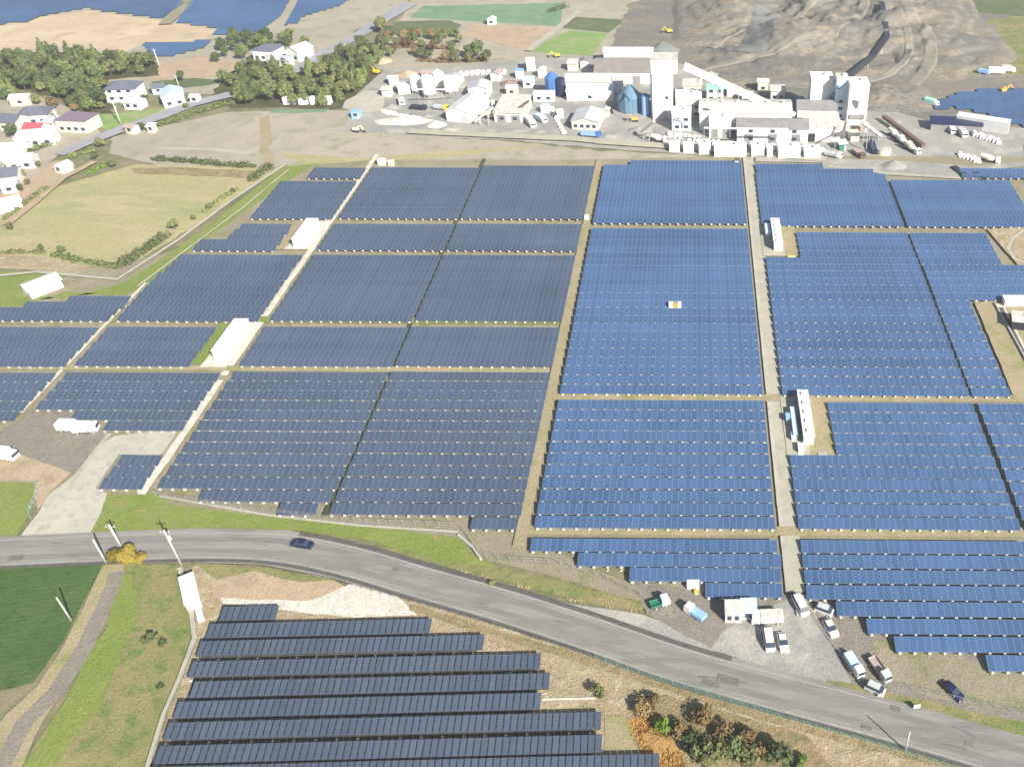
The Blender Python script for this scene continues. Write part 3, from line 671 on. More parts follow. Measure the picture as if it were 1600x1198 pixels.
column("blue solar row, %s from the near end, beyond the long dark gap", 'blue rows beyond the long dark gap', 63.9, 84,
       [(830, 628, 11, {i: [(63.9, 76)] for i in range(11)}), (617.5, 361, nR, r2over()), (353, 280, None, {i: [(63.9, 104)] for i in range(20)}), (277, 261, None, {i: [(89, 112)] for i in range(8)})], P_BLUE, M_FRB, k=-.010, xref=20, singles=SG)
# small charcoal array below the road
S_rows = [(944, 348, 436), (970, 329, 673), (997, 313, 757), (1028, 300, 846), (1059, 302, 861), (1090, 279, 846), (1122, 265, 939), (1158, 250, 942), (1190, 236, 1032)]
for i, (py, xl, xr) in enumerate(S_rows):
    yb = gy(py, 1.05); yf = yb-HOR; xm = 600; ys = py
    xa, xb = gx(xl, py+14, .8), gx(xr, py+12, .8); xr_ = gx(600, py, 1)
    make_row(xa, xb, yf+.028*(xa-xr_), .028, 1.09, P_CHAR, M_DKFR, .09, "charcoal solar row in the small array below the road, %s from its far end" % ordw(i+1), 'charcoal rows below the road', True, every=3)

def fill_far(name, label, poly, pm, pitch=3.7, depth=3.0):
    P = [(at(*p).x, at(*p).y) for p in poly]; mb = MB()
    y = min(p[1] for p in P)+.5; y1 = max(p[1] for p in P)
    while y < y1:
        xs = []
        for i in range(len(P)):
            a, b = P[i], P[(i+1) % len(P)]
            if (a[1] > y) != (b[1] > y): xs.append(a[0]+(b[0]-a[0])*(y-a[1])/(b[1]-a[1]))
        xs.sort()
        for a, b in zip(xs[::2], xs[1::2]):
            x = a
            while x < b-1:
                e = min(x+12.6, b)
                d = depth
                mb.add([(x, y, .5), (e-.12, y, .5), (e-.12, y+d, 1.02), (x, y+d, 1.02), (x, y, .45), (e-.12, y, .45), (e-.12, y+d, .97), (x, y+d, .97)],
                       [(0, 1, 2, 3), (7, 6, 5, 4), (0, 4, 5, 1), (1, 5, 6, 2), (2, 6, 7, 3), (3, 7, 4, 0)], pm)
                mb.box((x+.3, y+2.4, 0), (.2, .2, .9), M_STEEL); x = e
        y += pitch
    return tag(mb.build(name), label, 'solar array', None, 'stuff')
fill_far('distant_solar_rows', 'hazy blue solar field in the far corner, left of the farm lane', [(-60, -30), (300, -30), (284, 12), (252, 32), (160, 20), (135, 15), (62, 28), (40, 38), (-60, 44)], P_BLUE)
fill_far('distant_solar_rows', 'hazy blue solar field between the farm lane and the thin green path', [(305, -30), (470, -30), (448, 12), (438, 28), (416, 44), (400, 60), (330, 58), (340, 47), (275, 38), (292, 12)], P_BLUE)
fill_far('distant_solar_rows', 'hazy blue solar field beyond the thin green path', [(480, -30), (600, -30), (530, 12), (495, 22), (470, 30), (465, 40), (444, 42), (460, 14)], P_BLUE)
fill_far('distant_solar_rows', 'small strip of blue solar rows behind the wood', [(222, 72), (328, 68), (318, 78), (270, 90), (236, 90)], P_BLUE)
fill_far('distant_solar_rows', 'blue solar field on the far edge behind the long white canopy', [(1452, 170), (1480, 158), (1506, 147), (1660, 142), (1660, 215), (1590, 200), (1540, 182), (1490, 172), (1470, 176)], P_BLUE)

# ------------------------------------------------------------------ buildings
def add_windows(parent, n, w, y, z, ww, wh, x0=None, mat=M_GLASS, frame=M_LGREY):
    key = ('w', round(ww, 2), round(wh, 2), mat.name)
    if key not in CACHE:
        f = MB().box((0, 0, 0), (ww+.16, .08, wh+.16), frame).mesh('window_frame'); p = MB().box((0, -.05, .08), (ww, .06, wh), mat).mesh('pane'); CACHE[key] = (f, p)
    f, p = CACHE[key]
    for i in range(n):
        x = -w/2+w*(i+.5)/n
        o = link('window', f, parent, (x, y-.03, z)); link('pane', p, o, (0, 0, 0))
def shed(name, label, cat, xl, xr, yb, d, h, roof='gable', wall=M_WHITE2, rf=M_GREY, rz=0, win=0, door=0, rise=None, group=None, over=.4, vents=0, z0=0):
    """a building whose near wall stands between picture columns xl and xr at picture row yb"""
    A, B = at(xl, yb), at(xr, yb); w = (B-A).length; c = (A+B)/2
    e = empty(name, (c.x, c.y+d/2, 0), rz, label, cat, group)
    rise = rise if rise is not None else (min(w, d)*.18 if roof != 'flat' else .3)
    wl = MB(); 
    if roof == 'gable' and w >= d:
        wl.add([(-w/2, -d/2, 0), (w/2, -d/2, 0), (w/2, d/2, 0), (-w/2, d/2, 0), (-w/2, -d/2, h), (w/2, -d/2, h), (w/2, d/2, h), (-w/2, d/2, h), (-w/2, 0, h+rise), (w/2, 0, h+rise)],
               [(0, 1, 5, 4), (1, 2, 6, 9, 5), (2, 3, 7, 6), (3, 0, 4, 8, 7)], wall)
        wl.build('wall', e)
        for s in (-1, 1):
            t = .12; a = w/2+over; b = d/2+over; zl = h-rise*over/(d/2)
            MB().add([(-a, s*b, zl+.02), (a, s*b, zl+.02), (a, 0, h+rise+.02), (-a, 0, h+rise+.02), (-a, s*b, zl+t), (a, s*b, zl+t), (a, 0, h+rise+t), (-a, 0, h+rise+t)],
                     [(0, 1, 2, 3), (7, 6, 5, 4), (0, 4, 5, 1), (1, 5, 6, 2), (2, 6, 7, 3), (3, 7, 4, 0)], rf).build('roof', e)
    elif roof == 'gable':
        wl.add([(-w/2, -d/2, 0), (w/2, -d/2, 0), (w/2, d/2, 0), (-w/2, d/2, 0), (-w/2, -d/2, h), (w/2, -d/2, h), (w/2, d/2, h), (-w/2, d/2, h), (0, -d/2, h+rise), (0, d/2, h+rise)],
               [(0, 1, 5, 8, 4), (1, 2, 6, 5), (2, 3, 7, 9, 6), (3, 0, 4, 7)], wall)
        wl.build('wall', e)
        for s in (-1, 1):
            t = .12; a = d/2+over; b = w/2+over; zl = h-rise*over/(w/2)
            MB().add([(s*b, -a, zl+.02), (s*b, a, zl+.02), (0, a, h+rise+.02), (0, -a, h+rise+.02), (s*b, -a, zl+t), (s*b, a, zl+t), (0, a, h+rise+t), (0, -a, h+rise+t)],
                     [(0, 1, 2, 3), (7, 6, 5, 4), (0, 4, 5, 1), (1, 5, 6, 2), (2, 6, 7, 3), (3, 7, 4, 0)], rf).build('roof', e)
    elif roof == 'hip':
        wl.box((0, 0, 0), (w, d, h), wall); wl.build('wall', e)
        a, b = w/2+over, d/2+over; q = max(.1, (a-b)) if w >= d else 0; q2 = max(.1, b-a) if d > w else 0
        MB().add([(-a, -b, h+.01), (a, -b, h+.01), (a, b, h+.01), (-a, b, h+.01), (-q, -q2, h+rise), (q, -q2, h+rise), (q, q2, h+rise), (-q, q2, h+rise)],
                 [(0, 1, 5, 4), (1, 2, 6, 5), (2, 3, 7, 6), (3, 0, 4, 7), (4, 5, 6, 7), (3, 2, 1, 0)], rf).build('roof', e)
    elif roof == 'mono':
        wl.add([(-w/2, -d/2, 0), (w/2, -d/2, 0), (w/2, d/2, 0), (-w/2, d/2, 0), (-w/2, -d/2, h), (w/2, -d/2, h), (w/2, d/2, h+rise), (-w/2, d/2, h+rise)],
               [(0, 1, 5, 4), (1, 2, 6, 5), (2, 3, 7, 6), (3, 0, 4, 7)], wall); wl.build('wall', e)
        a, b = w/2+over, d/2+over
        MB().add([(-a, -b, h+.02), (a, -b, h+.02), (a, b, h+rise+.02), (-a, b, h+rise+.02), (-a, -b, h+.14), (a, -b, h+.14), (a, b, h+rise+.14), (-a, b, h+rise+.14)],
                 [(3, 2, 1, 0), (4, 5, 6, 7), (0, 1, 5, 4), (1, 2, 6, 5), (2, 3, 7, 6), (3, 0, 4, 7)], rf).build('roof', e)
    else:
        wl.box((0, 0, 0), (w, d, h), wall); wl.build('wall', e)
        MB().box((0, 0, h), (w+.2, d+.2, rise), rf).build('roof', e)
        if w > 4 and d > 4:
            MB().box((w*.2, d*.1, h+rise), (1.2, 1.2, .7), M_LGREY).build('roof_vent', e)
    if win:
        for fl in range(1 if h < 5 else 2 if h < 9 else 3):
            add_windows(e, win, w*.92, -d/2, 1.0+2.8*fl, min(1.5, w/win*.5), 1.1)
    for i in range(door):
        x = -w/2+w*(i+.5)/door if door > 1 else w*.28
        dr = MB().box((x, -d/2-.04, 0), (min(3.2, w*.3), .08, min(3.4, h*.75)), M_GREY if door > 1 else M_LGREY).build('door', e)
    for i in range(vents):
        MB().box((-w/2+w*(i+.5)/vents, 0, h+rise), (1.1, 1.1, .9), M_LGREY).build('roof_vent', e)
    return e
# --- village at the upper left
shed('house', 'two storey white house with a dark slate roof in front of the wood', 'house', 168, 214, 160, 9, 5.0, 'hip', M_WHITE, M_TILE, radians(4), 3, 1, 2.2)
shed('house', 'low white annexe with slate roof touching the big slate roofed house', 'house', 196, 222, 172, 5, 2.8, 'gable', M_WHITE, M_LGREY, radians(-5), 2, 0, 1.2)
shed('house', 'white house with a pale blue roof beside the village road', 'house', 250, 281, 168, 9, 4.2, 'gable', M_WHITE, M_SKYB, radians(28), 2, 1, 1.6)
shed('shed', 'small grey roofed shed behind the pale blue roofed house', 'shed', 238, 256, 148, 4, 2.8, 'gable', M_LGREY, M_TILE, radians(20), 1, 0, 1)
shed('house', 'cream house with a purple brown roof near the road', 'house', 93, 143, 208, 8, 4.6, 'hip', M_CREAM, M_PURPLE, radians(-6), 4, 1, 2.0)
shed('house', 'grey roofed house behind the red roof', 'house', 30, 74, 196, 8, 3.8, 'hip', M_WHITE2, M_TILE, radians(10), 3, 1, 2.0)
shed('house', 'small grey roofed house on the frame edge beside the red roof', 'house', 2, 34, 206, 7, 3.6, 'gable', M_WHITE2, M_TILE, radians(-12), 2, 0, 1.8)
shed('house', 'long low house with a bright red roof', 'house', 40, 68, 216, 6, 3.0, 'gable', M_WHITE, M_RED, radians(-4), 2, 1, 1.6)
shed('shed', 'grey roofed lean-to right of the red roofed house', 'shed', 70, 90, 205, 5, 3.0, 'mono', M_WHITE2, M_LGREY, radians(-10), 1, 0, .8)
shed('workshop', 'white roofed workshop below the red roofed house', 'workshop', 28, 82, 230, 6, 3.4, 'mono', M_WHITE, M_WHITE, radians(14), 3, 1, .8)
shed('workshop', 'large white roof on the frame edge in the village', 'workshop', -12, 36, 252, 8, 3.6, 'gable', M_WHITE, M_WHITE, radians(12), 3, 1, 1.4)
shed('house', 'pale grey roofed house below the large white roof', 'house', 12, 50, 266, 6, 3.2, 'gable', M_WHITE, M_LGREY, radians(16), 2, 1, 1.4)
shed('house', 'grey gabled house beside the pinkish bare plot', 'house', -10, 24, 292, 7, 3.4, 'gable', M_WHITE, M_TILE, radians(18), 2, 1, 1.7)
shed('shed', 'white shed on a hedge corner of the bare plot', 'shed', 4, 24, 303, 4, 2.6, 'mono', M_WHITE, M_WHITE, radians(18), 1, 0, .5)
shed('greenhouse', 'bluish white greenhouse beside the hedge at the frame edge', 'greenhouse', -8, 26, 332, 5, 2.6, 'gable', M_SKYB, M_SKYB, radians(38), 0, 1, 1.2)
shed('shed', 'small white shed between village road and pale field', 'shed', 88, 106, 272, 4, 2.5, 'gable', M_WHITE, M_WHITE, radians(-25), 1, 0, .8)
shed('shed', 'tiny pale shed right beside the village road bend', 'shed', 198, 214, 210, 3, 2.6, 'gable', M_CREAM, M_PINK, radians(-20), 1, 0, .7)
shed('shed', 'cream hut next to the road hedge', 'shed', 232, 242, 208, 2.4, 2.4, 'mono', M_CREAM, M_WHITE, 0, 1, 0, .4)
shed('shed', 'white hut at the junction of the village road', 'shed', 299, 311, 162, 3, 2.6, 'gable', M_WHITE, M_WHITE2, 0, 1, 0, .7)
shed('house', 'white farmhouse with a grey roof left of the through road', 'house', 399, 434, 96, 9, 4.4, 'hip', M_WHITE, M_TILE, radians(-12), 3, 1, 1.8)
shed('house', 'white farmhouse with pale roof nearest to the through road', 'house', 452, 478, 96, 9, 4.2, 'gable', M_WHITE, M_LGREY, radians(-25), 2, 1, 1.8)
shed('shed', 'pale grey shed below the farmhouse', 'shed', 418, 456, 104, 4, 2.6, 'mono', M_LGREY, M_LGREY, radians(-10), 1, 0, .6)
shed('shed', 'cream walled shed at the upper edge of the village', 'shed', 18, 46, 166, 5, 3, 'gable', M_CREAM, M_LGREY, radians(8), 1, 1, 1)
shed('shed', 'small white hut in the far brown field', 'shed', 762, 774, 40, 4, 2.6, 'gable', M_WHITE, M_WHITE, 0, 1, 0, .7)
for i, (a, b, lab) in enumerate(((443, 461, 'short white container, leftmost of three under the trees'), (467, 481, 'white container in the middle of three under the trees'), (485, 517, 'long white container, rightmost of three under the trees'))):
    shed('container', lab, 'container', a, b, 164, 2.6, 2.6, 'flat', M_WHITE, M_WHITE, 0, 0, 1, .08, 'white containers under the trees')
# --- concrete plant
PILES, TRUCKS = [], []
def tower():
    e = empty('batching_tower', at(1036, 188)+Vector((0, 4.5, 0)), 0, 'tall white batching tower, highest building of the plant', 'tower')
    MB().box((0, 0, 0), (7.6, 8.5, 17.5), M_WHITE).build('wall', e)
    MB().box((.8, 0, 17.5), (9.6, 9.2, 4.6), M_WHITE).build('head_house', e)
    MB().box((.8, 0, 22.1), (9.9, 9.5, .3), M_WHITE2).build('roof', e)
    MB().box((-4.1, -1.0, 0), (.8, 1.8, 17), M_SKYB).build('pipe_duct', e)
    for z in (8,): 
        for x in (1.6,):
            o = MB().box((x, -4.28, z), (1.3, .08, 1.1), M_LGREY).build('window', e); MB().box((x, -4.34, z+.1), (1.1, .06, .9), M_GLASS).build('pane', o)
    MB().box((0, -4.3, 0), (3.4, .1, 3.2), M_LGREY).build('door', e)
    r = MB()
    for x in (-3.8, 5.4):
        for y in (-4.4, 4.4): r.bar((x, y, 22.4), (x, y, 23.5), .05, M_STEEL, 4)
    r.bar((-3.8, -4.4, 23.5), (5.4, -4.4, 23.5), .05, M_STEEL, 4); r.bar((-3.8, 4.4, 23.5), (5.4, 4.4, 23.5), .05, M_STEEL, 4); r.bar((5.4, -4.4, 23.5), (5.4, 4.4, 23.5), .05, M_STEEL, 4)
    r.build('railing', e)
tower()
def conveyor(label, a, b, w, h, mat, legs, name='conveyor', roofm=None):
    e = empty(name, (0, 0, 0), 0, label, 'conveyor'); a, b = Vector(a), Vector(b)
    e.location = (a.x, a.y, 0); off = Vector((a.x, a.y, 0)); a -= off; b -= off
    MB().beam(a, b, w, h, mat).build('gallery', e)
    if roofm: MB().beam(a+Vector((0, 0, h*.55)), b+Vector((0, 0, h*.55)), w*1.12, .12, roofm).build('roof', e)
    for i in range(legs):
        t = (i+.6)/(legs+.3); p = a.lerp(b, t); l = MB(); d = (b-a).normalized(); s = Vector((-d.y, d.x, 0)).normalized()
        for q in (-1, 1): l.bar(p+s*q*w*.45-Vector((0, 0, h/2)), Vector((p.x+s.x*q*w*.8, p.y+s.y*q*w*.8, 0)), .14, M_STEEL, 4)
        l.bar(p+s*w*.5-Vector((0, 0, h/2)), Vector((p.x-s.x*w*.8, p.y-s.y*w*.8, 0)), .08, M_STEEL, 4)
        l.build('trestle', e)
    return e
p0, p1 = at(1070, 104, 18.5), at(1242, 182, 3)
conveyor('long white covered conveyor sloping down from the batching tower', p0, p1, 2.2, 2.0, M_WHITE, 5, 'conveyor', M_WHITE2)
def hill_z(px, py, up=1.3):
    z = 5.0
    for _ in range(6):
        p = at(px, py, z); x0, x1, y0, y1 = QX0, QX1, QY0, 640
        u, v = (p.x-x0)/(x1-x0), (p.y-y0)/(y1-y0)
        z = .5*z+.5*((hq(p.x, p.y, u, v) if 0 < u < 1 and 0 < v < 1 else 0)+up)
    return at(px, py, z)
conveyor('long dark belt conveyor leading from the quarry to the plant', at(1322, 124, 8), hill_z(1364, 88), 2.2, 1.2, M_DKFR, 2)
conveyor('upper dark belt conveyor on the quarry hillside', hill_z(1364, 88), hill_z(1386, 58), 2.2, 1.2, M_DKFR, 1)
conveyor('topmost dark belt conveyor crossing the quarry hillside', hill_z(1386, 58), hill_z(1378, 5), 2.4, 1.4, M_DKFR, 2)
conveyor('low rust brown conveyor slanting across the grey yard', at(1381, 182, 2), at(1443, 228, 1.5), 1.6, 1.2, M_RUST, 4)
conveyor('blue inclined conveyor between the two white silo blocks', at(1298, 155, 6), at(1311, 135, 13), 1.2, 1.2, M_TEAL, 1)
shed('warehouse', 'long warehouse with brown grey roof and white rear edge left of the tower', 'warehouse', 930, 1016, 132, 18, 5, 'gable', M_WHITE, M_BROWNROOF, 0, 0, 2, 2.6)
shed('canopy', 'long thin white roof strip behind the brown grey warehouse', 'canopy', 944, 1020, 99, 3.5, 5, 'mono', M_WHITE, M_WHITE, 0, 0, 0, .6)
shed('workshop', 'long workshop with a white and grey roof beside the blue silo', 'workshop', 884, 952, 146, 11, 4.5, 'gable', M_WHITE, M_WHITE2, 0, 0, 3, 1.6)
shed('workshop', 'low white lean-to in front of the long workshop', 'workshop', 886, 958, 158, 6, 3.6, 'mono', M_WHITE, M_WHITE, 0, 1, 1, .8)
shed('hall', 'longest white production hall under the sloping conveyor', 'factory hall', 1094, 1236, 206, 14, 7.0, 'gable', M_WHITE, M_WHITE2, radians(-2), 0, 2, 1.4, vents=6)
shed('hall', 'white production hall with a grey front roof ahead of the longest hall', 'factory hall', 1152, 1262, 224, 10, 5.4, 'gable', M_WHITE, M_GREY, radians(-2), 3, 3, 1.6)
shed('hall', 'cube shaped white annexe with a dark gateway at the hall end', 'factory hall', 1108, 1142, 216, 8, 6.0, 'flat', M_WHITE, M_WHITE, 0, 0, 2, .3)
shed('hall', 'white hall with grey gable roof below the silo blocks', 'factory hall', 1246, 1306, 194, 10, 5.5, 'gable', M_WHITE, M_GREY, radians(-2), 0, 1, 1.8)
e = shed('hall', 'pale roofed hall with one dark gateway at the plant corner', 'factory hall', 1256, 1312, 222, 12, 5.2, 'mono', M_WHITE, M_WHITE2, 0, 0, 0, 1.0)
MB().box((-4.4, -6.1, 0), (3.6, .3, 3.2), M_DARK).build('gateway', e)
e = shed('silo_block', 'square white silo block, left one of the tall pair', 'tower', 1264, 1298, 180, 8, 13.5, 'flat', M_WHITE, M_WHITE, 0, 0, 0, .4)
e = shed('silo_block', 'slim pale blue tower between the two white silo blocks', 'tower', 1302, 1320, 188, 6, 15.5, 'flat', M_SKYB, M_WHITE2, 0, 1, 0, .3)
e = shed('silo_block', 'widest white silo block with hanging hopper, right one of the tall pair', 'tower', 1322, 1352, 196, 8, 15, 'flat', M_WHITE, M_WHITE, 0, 0, 1, .4)
MB().cyl((0, -4.6, 7), .4, 3, M_LGREY, 10, 1.6).build('hopper', e); MB().box((0, -4.3, 2.6), (5.5, .5, 1.6), M_GREY).build('louvre', e)
shed('control_room', 'mint green roofed control room under the sloping conveyor', 'plant building', 1104, 1130, 160, 6, 5, 'flat', M_WHITE2, M_MINT, 0, 2, 0, .3)
shed('machine_house', 'pale stepped machine house right of the tower base', 'plant building', 1050, 1080, 205, 7, 6.5, 'flat', M_SKYB, M_WHITE, 0, 2, 1, .3)
shed('machine_house', 'low white machine house stacked behind the stepped one', 'plant building', 1056, 1096, 185, 8, 8, 'flat', M_WHITE2, M_WHITE, 0, 3, 0, .3)
shed('machine_house', 'cream plant shed beside the mint green roof', 'plant building', 1068, 1096, 158, 6, 6, 'mono', M_CREAM, M_WHITE2, 0, 1, 0, .6)
shed('machine_house', 'small white hut behind the sloping conveyor', 'plant building', 1184, 1200, 144, 4, 4, 'gable', M_CREAM, M_WHITE2, 0, 1, 0, .8)
shed('machine_house', 'pale grey shed near the lower end of the sloping conveyor', 'plant building', 1204, 1226, 158, 5, 4, 'mono', M_LGREY, M_WHITE2, 0, 2, 0, .5)
def silo(label, px, py, r, h, cone, mat, rmat=None, z0=0, name='silo', n=20):
    e = empty(name, at(px, py), 0, label, 'silo'); rmat = rmat or mat
    MB().cyl((0, 0, z0), r, h, mat, n).build('shell', e, smooth=False)
    MB().cyl((0, 0, z0+h), r, cone, rmat, n, .25).build('cone_top', e)
    if z0:
        l = MB()
        MB().cyl((0, 0, z0-r*.9), .3, r*.9, mat, n, r).build('discharge_cone', e)
        for k in range(4):
            a = pi/4+k*pi/2; MB().bar((r*.9*cos(a), r*.9*sin(a), 0), (r*.9*cos(a), r*.9*sin(a), z0+.3), .16, M_STEEL, 5).build('leg', e)
    l = MB(); l.bar((r+.15, 0, .2), (r+.15, 0, z0+h), .06, M_STEEL, 4); l.bar((r+.15, .5, .2), (r+.15, .5, z0+h), .06, M_STEEL, 4); l.build('ladder', e)
    return e
silo('big blue grey silo with conical top left of the white tower', 985, 172, 4.9, 5.5, 4.6, M_TEAL, M_TEAL, 0, n=10)
silo('slim bright blue silo touching the white tower', 1009, 180, 1.5, 7.5, 1.0, M_LBLUE, M_BLUE, 0)
silo('blue silo with dark right side near the long workshop', 864, 148, 2.8, 7.0, 2.2, M_BLUE, M_BLUE, 0, n=10)
silo('dark navy cylinder forming the right side of the blue silo', 877, 150, 2.0, 7.0, .6, M_NAVY, M_NAVY, 0, n=10)  # navy cylinder makes the dark right side of the blue silo
for k, (x, y, r, h, lab) in enumerate(((652, 146, 2.2, 5, 'white silo, leftmost of the small silo cluster'), (672, 152, 2.6, 6, 'tallest white silo in the small silo cluster'), (688, 140, 2.3, 5, 'white silo at the back of the small silo cluster'), (704, 148, 2.2, 4.6, 'white silo, rightmost of the small silo cluster'))):
    silo(lab, x, y, r, h, 1.4, M_WHITE, M_WHITE, 1.8)
shed('workshop', 'white shed with grey roof panel right of the silo cluster', 'workshop', 733, 764, 154, 8, 3.8, 'gable', M_WHITE, M_LGREY, 0, 3, 1, 1.2)
shed('workshop', 'flat white building joined to the silo cluster', 'workshop', 690, 714, 142, 6, 4, 'flat', M_WHITE, M_WHITE, 0, 2, 1, .3)
shed('workshop', 'large blank white building in front of the silo cluster', 'workshop', 706, 744, 192, 18, 4, 'gable', M_WHITE, M_WHITE, radians(-14), 0, 1, 1.6)
shed('workshop', 'pale grey building with a light roof in the plant yard', 'workshop', 775, 820, 192, 16, 3.8, 'mono', M_LGREY, M_WHITE2, radians(-4), 2, 2, 1.0)
shed('workshop', 'low grey white building by the white haul road', 'workshop', 896, 938, 204, 12, 3.4, 'gable', M_WHITE2, M_LGREY, radians(-6), 4, 1, 1.2)
shed('shed', 'small cream shed between the two yard buildings', 'shed', 792, 808, 150, 4, 3, 'gable', M_CREAM, M_WHITE2, 0, 1, 0, .8)
shed('shed', 'white shed right of the pale purple plant roofs', 'shed', 818, 834, 138, 4, 3.4, 'flat', M_WHITE, M_SKYB, 0, 1, 0, .2)
shed('shed', 'white hut beside the blue silo foot', 'shed', 834, 866, 160, 4, 3.2, 'flat', M_WHITE, M_WHITE, 0, 2, 0, .2)
shed('hut', 'small blue cabin at the edge of the gravel lot', 'cabin', 550, 563, 186, 3, 2.6, 'flat', M_LBLUE, M_LBLUE, 0, 1, 1, .1)
shed('canopy', 'long white canopy roof slanting along the far solar field', 'canopy', 1496, 1576, 205, 4, 4.2, 'flat', M_LGREY, M_WHITE, radians(-24), 0, 0, .25)
shed('depot', 'low dark blue roofed depot beneath the long white canopy', 'depot', 1456, 1534, 207, 6, 2.8, 'mono', M_GREY, M_NAVY, radians(-8), 0, 0, .5)
# white bulk-bag row and loading bays in front of the plant
for i, (a, b, yb, d, h, lab) in enumerate(((1092, 1110, 242, 5, 3.2, 'white loading bay left of the dark slot, nearest the blue rows'), (1116, 1166, 246, 6, 3.0, 'long white loading bay along the edge of the blue rows'), (1174, 1194, 246, 6, 3.2, 'white loading bay between the two dark slots'), (1198, 1207, 248, 5, 3.2, 'narrow white loading bay by the dark slots'),
                                         (1216, 1250, 250, 7, 3.4, 'bright white loading bay with a round vent'), (1256, 1282, 250, 6, 3.0, 'last white loading bay before the grey yard'), (1046, 1062, 238, 4, 2.6, 'small white bay left of the loading bays'), (1068, 1084, 240, 4, 2.6, 'white bay with dark door beside the small bay'))):
    shed('loading_bay', lab, 'loading bay', a, b, yb, d, h, 'flat', M_WHITE, M_WHITE, 0, 0, 1, .2)
rb = random.Random(5)
bag = MB()
bag.add([(-.7, -.6, 0), (.7, -.6, 0), (.7, .6, 0), (-.7, .6, 0), (-.8, -.7, .6), (.8, -.7, .6), (.8, .7, .6), (-.8, .7, .6), (-.45, -.4, 1.3), (.45, -.4, 1.3), (.45, .4, 1.3), (-.45, .4, 1.3)],
        [(3, 2, 1, 0), (0, 1, 5, 4), (1, 2, 6, 5), (2, 3, 7, 6), (3, 0, 4, 7), (4, 5, 9, 8), (5, 6, 10, 9), (6, 7, 11, 10), (7, 4, 8, 11), (8, 9, 10, 11)], M_WHITE)
bagm = bag.mesh('bulk_bag')
def bags(px0, py0, px1, py1, n, label, group, rows=1):
    a, b = at(px0, py0), at(px1, py1)
    for j in range(rows):
        for i in range(n):
            p = a.lerp(b, (i+.5)/n)+Vector((rb.uniform(-.2, .2), j*1.9+rb.uniform(-.2, .2), 0))
            o = link('bulk_bag', bagm, None, p, rb.uniform(-.4, .4)); s = rb.uniform(.9, 1.25); o.scale = (s, s, s*rb.uniform(.8, 1.1)); tag(o, label, 'bulk bag', group)
bags(716, 118, 792, 116, 9, 'white bulk bag in the line along the back of the plant yard', 'white bulk bags along the back of the yard', 2)
bags(1044, 214, 1150, 232, 14, 'white bulk bag in the storage rows ahead of the halls', 'white bulk bags ahead of the halls', 2)
bags(1170, 232, 1290, 240, 14, 'white bulk bag in the storage rows ahead of the halls', 'white bulk bags ahead of the halls', 2)
bags(862, 170, 882, 212, 9, 'white bulk bag in the slanting line across the yard', 'white bulk bags slanting across the yard')
bags(598, 176, 660, 190, 12, 'white bulk bag on the pale heap at the yard edge', 'white bulk bags on the pale heap')
bags(1500, 246, 1532, 256, 6, 'white bulk bag beside the black slabs at the far side', 'white bulk bags by the black slabs', 2)
bags(1520, 212, 1562, 226, 8, 'white bulk bag below the long white canopy', 'white bulk bags below the canopy', 2)
def pipe_run(label, pts, r, mat, legs=True, name='pipe_run'):
    P = [Vector(p) for p in pts]; o = Vector((P[0].x, P[0].y, 0)); e = empty(name, o, 0, label, 'pipe')
    mb = MB()
    for a, b in zip(P, P[1:]): mb.bar(a-o, b-o, r, mat, 8)
    mb.build('pipe', e)
    if legs:
        for p in P: 
            if p.z > 1: MB().bar((p.x-o.x, p.y-o.y, 0), (p.x-o.x, p.y-o.y, p.z-r), .12, M_STEEL, 4).build('support', e)
pipe_run('pale pipe from the tower to the stepped machine house', [at(1052, 186, 11), at(1066, 190, 11), at(1066, 200, 7)], .4, M_LGREY)
pipe_run('white pipe along the front of the longest hall', [at(1100, 200, 8), at(1160, 201, 8), at(1232, 202, 8)], .35, M_LGREY)
pipe_run('rusty pipe between the silo blocks and the pale roofed hall', [at(1322, 190, 9), at(1318, 204, 6), at(1306, 212, 6)], .35, M_RUST)
pipe_run('grey duct over the roofs of the silo cluster', [at(652, 140, 7), at(690, 140, 7), at(716, 142, 5)], .35, M_LGREY)
pipe_run('blue grey duct from the big blue silo to the warehouse', [at(985, 160, 8), at(972, 140, 7), at(960, 130, 6)], .45, M_TEAL)
conveyor('short grey conveyor feeding the heap left of the tower', at(1002, 206, 2.5), at(1022, 190, 8), 1.0, .8, M_LGREY, 2)
conveyor('short rusty conveyor rising behind the pale grey building', at(800, 176, 2), at(826, 158, 7), 1.0, .8, M_RUST, 2)
conveyor('thin white conveyor beside the blank white building', at(742, 190, 1.5), at(770, 168, 7), 1.0, .8, M_WHITE2, 2)
conveyor('grey conveyor climbing to the widest silo block', at(1376, 212, 1.5), at(1348, 192, 11), 1.2, 1.0, M_LGREY, 3)
conveyor('short cream conveyor behind the longest hall', at(1140, 176, 2), at(1106, 168, 9), 1.0, .9, M_CREAM, 2)
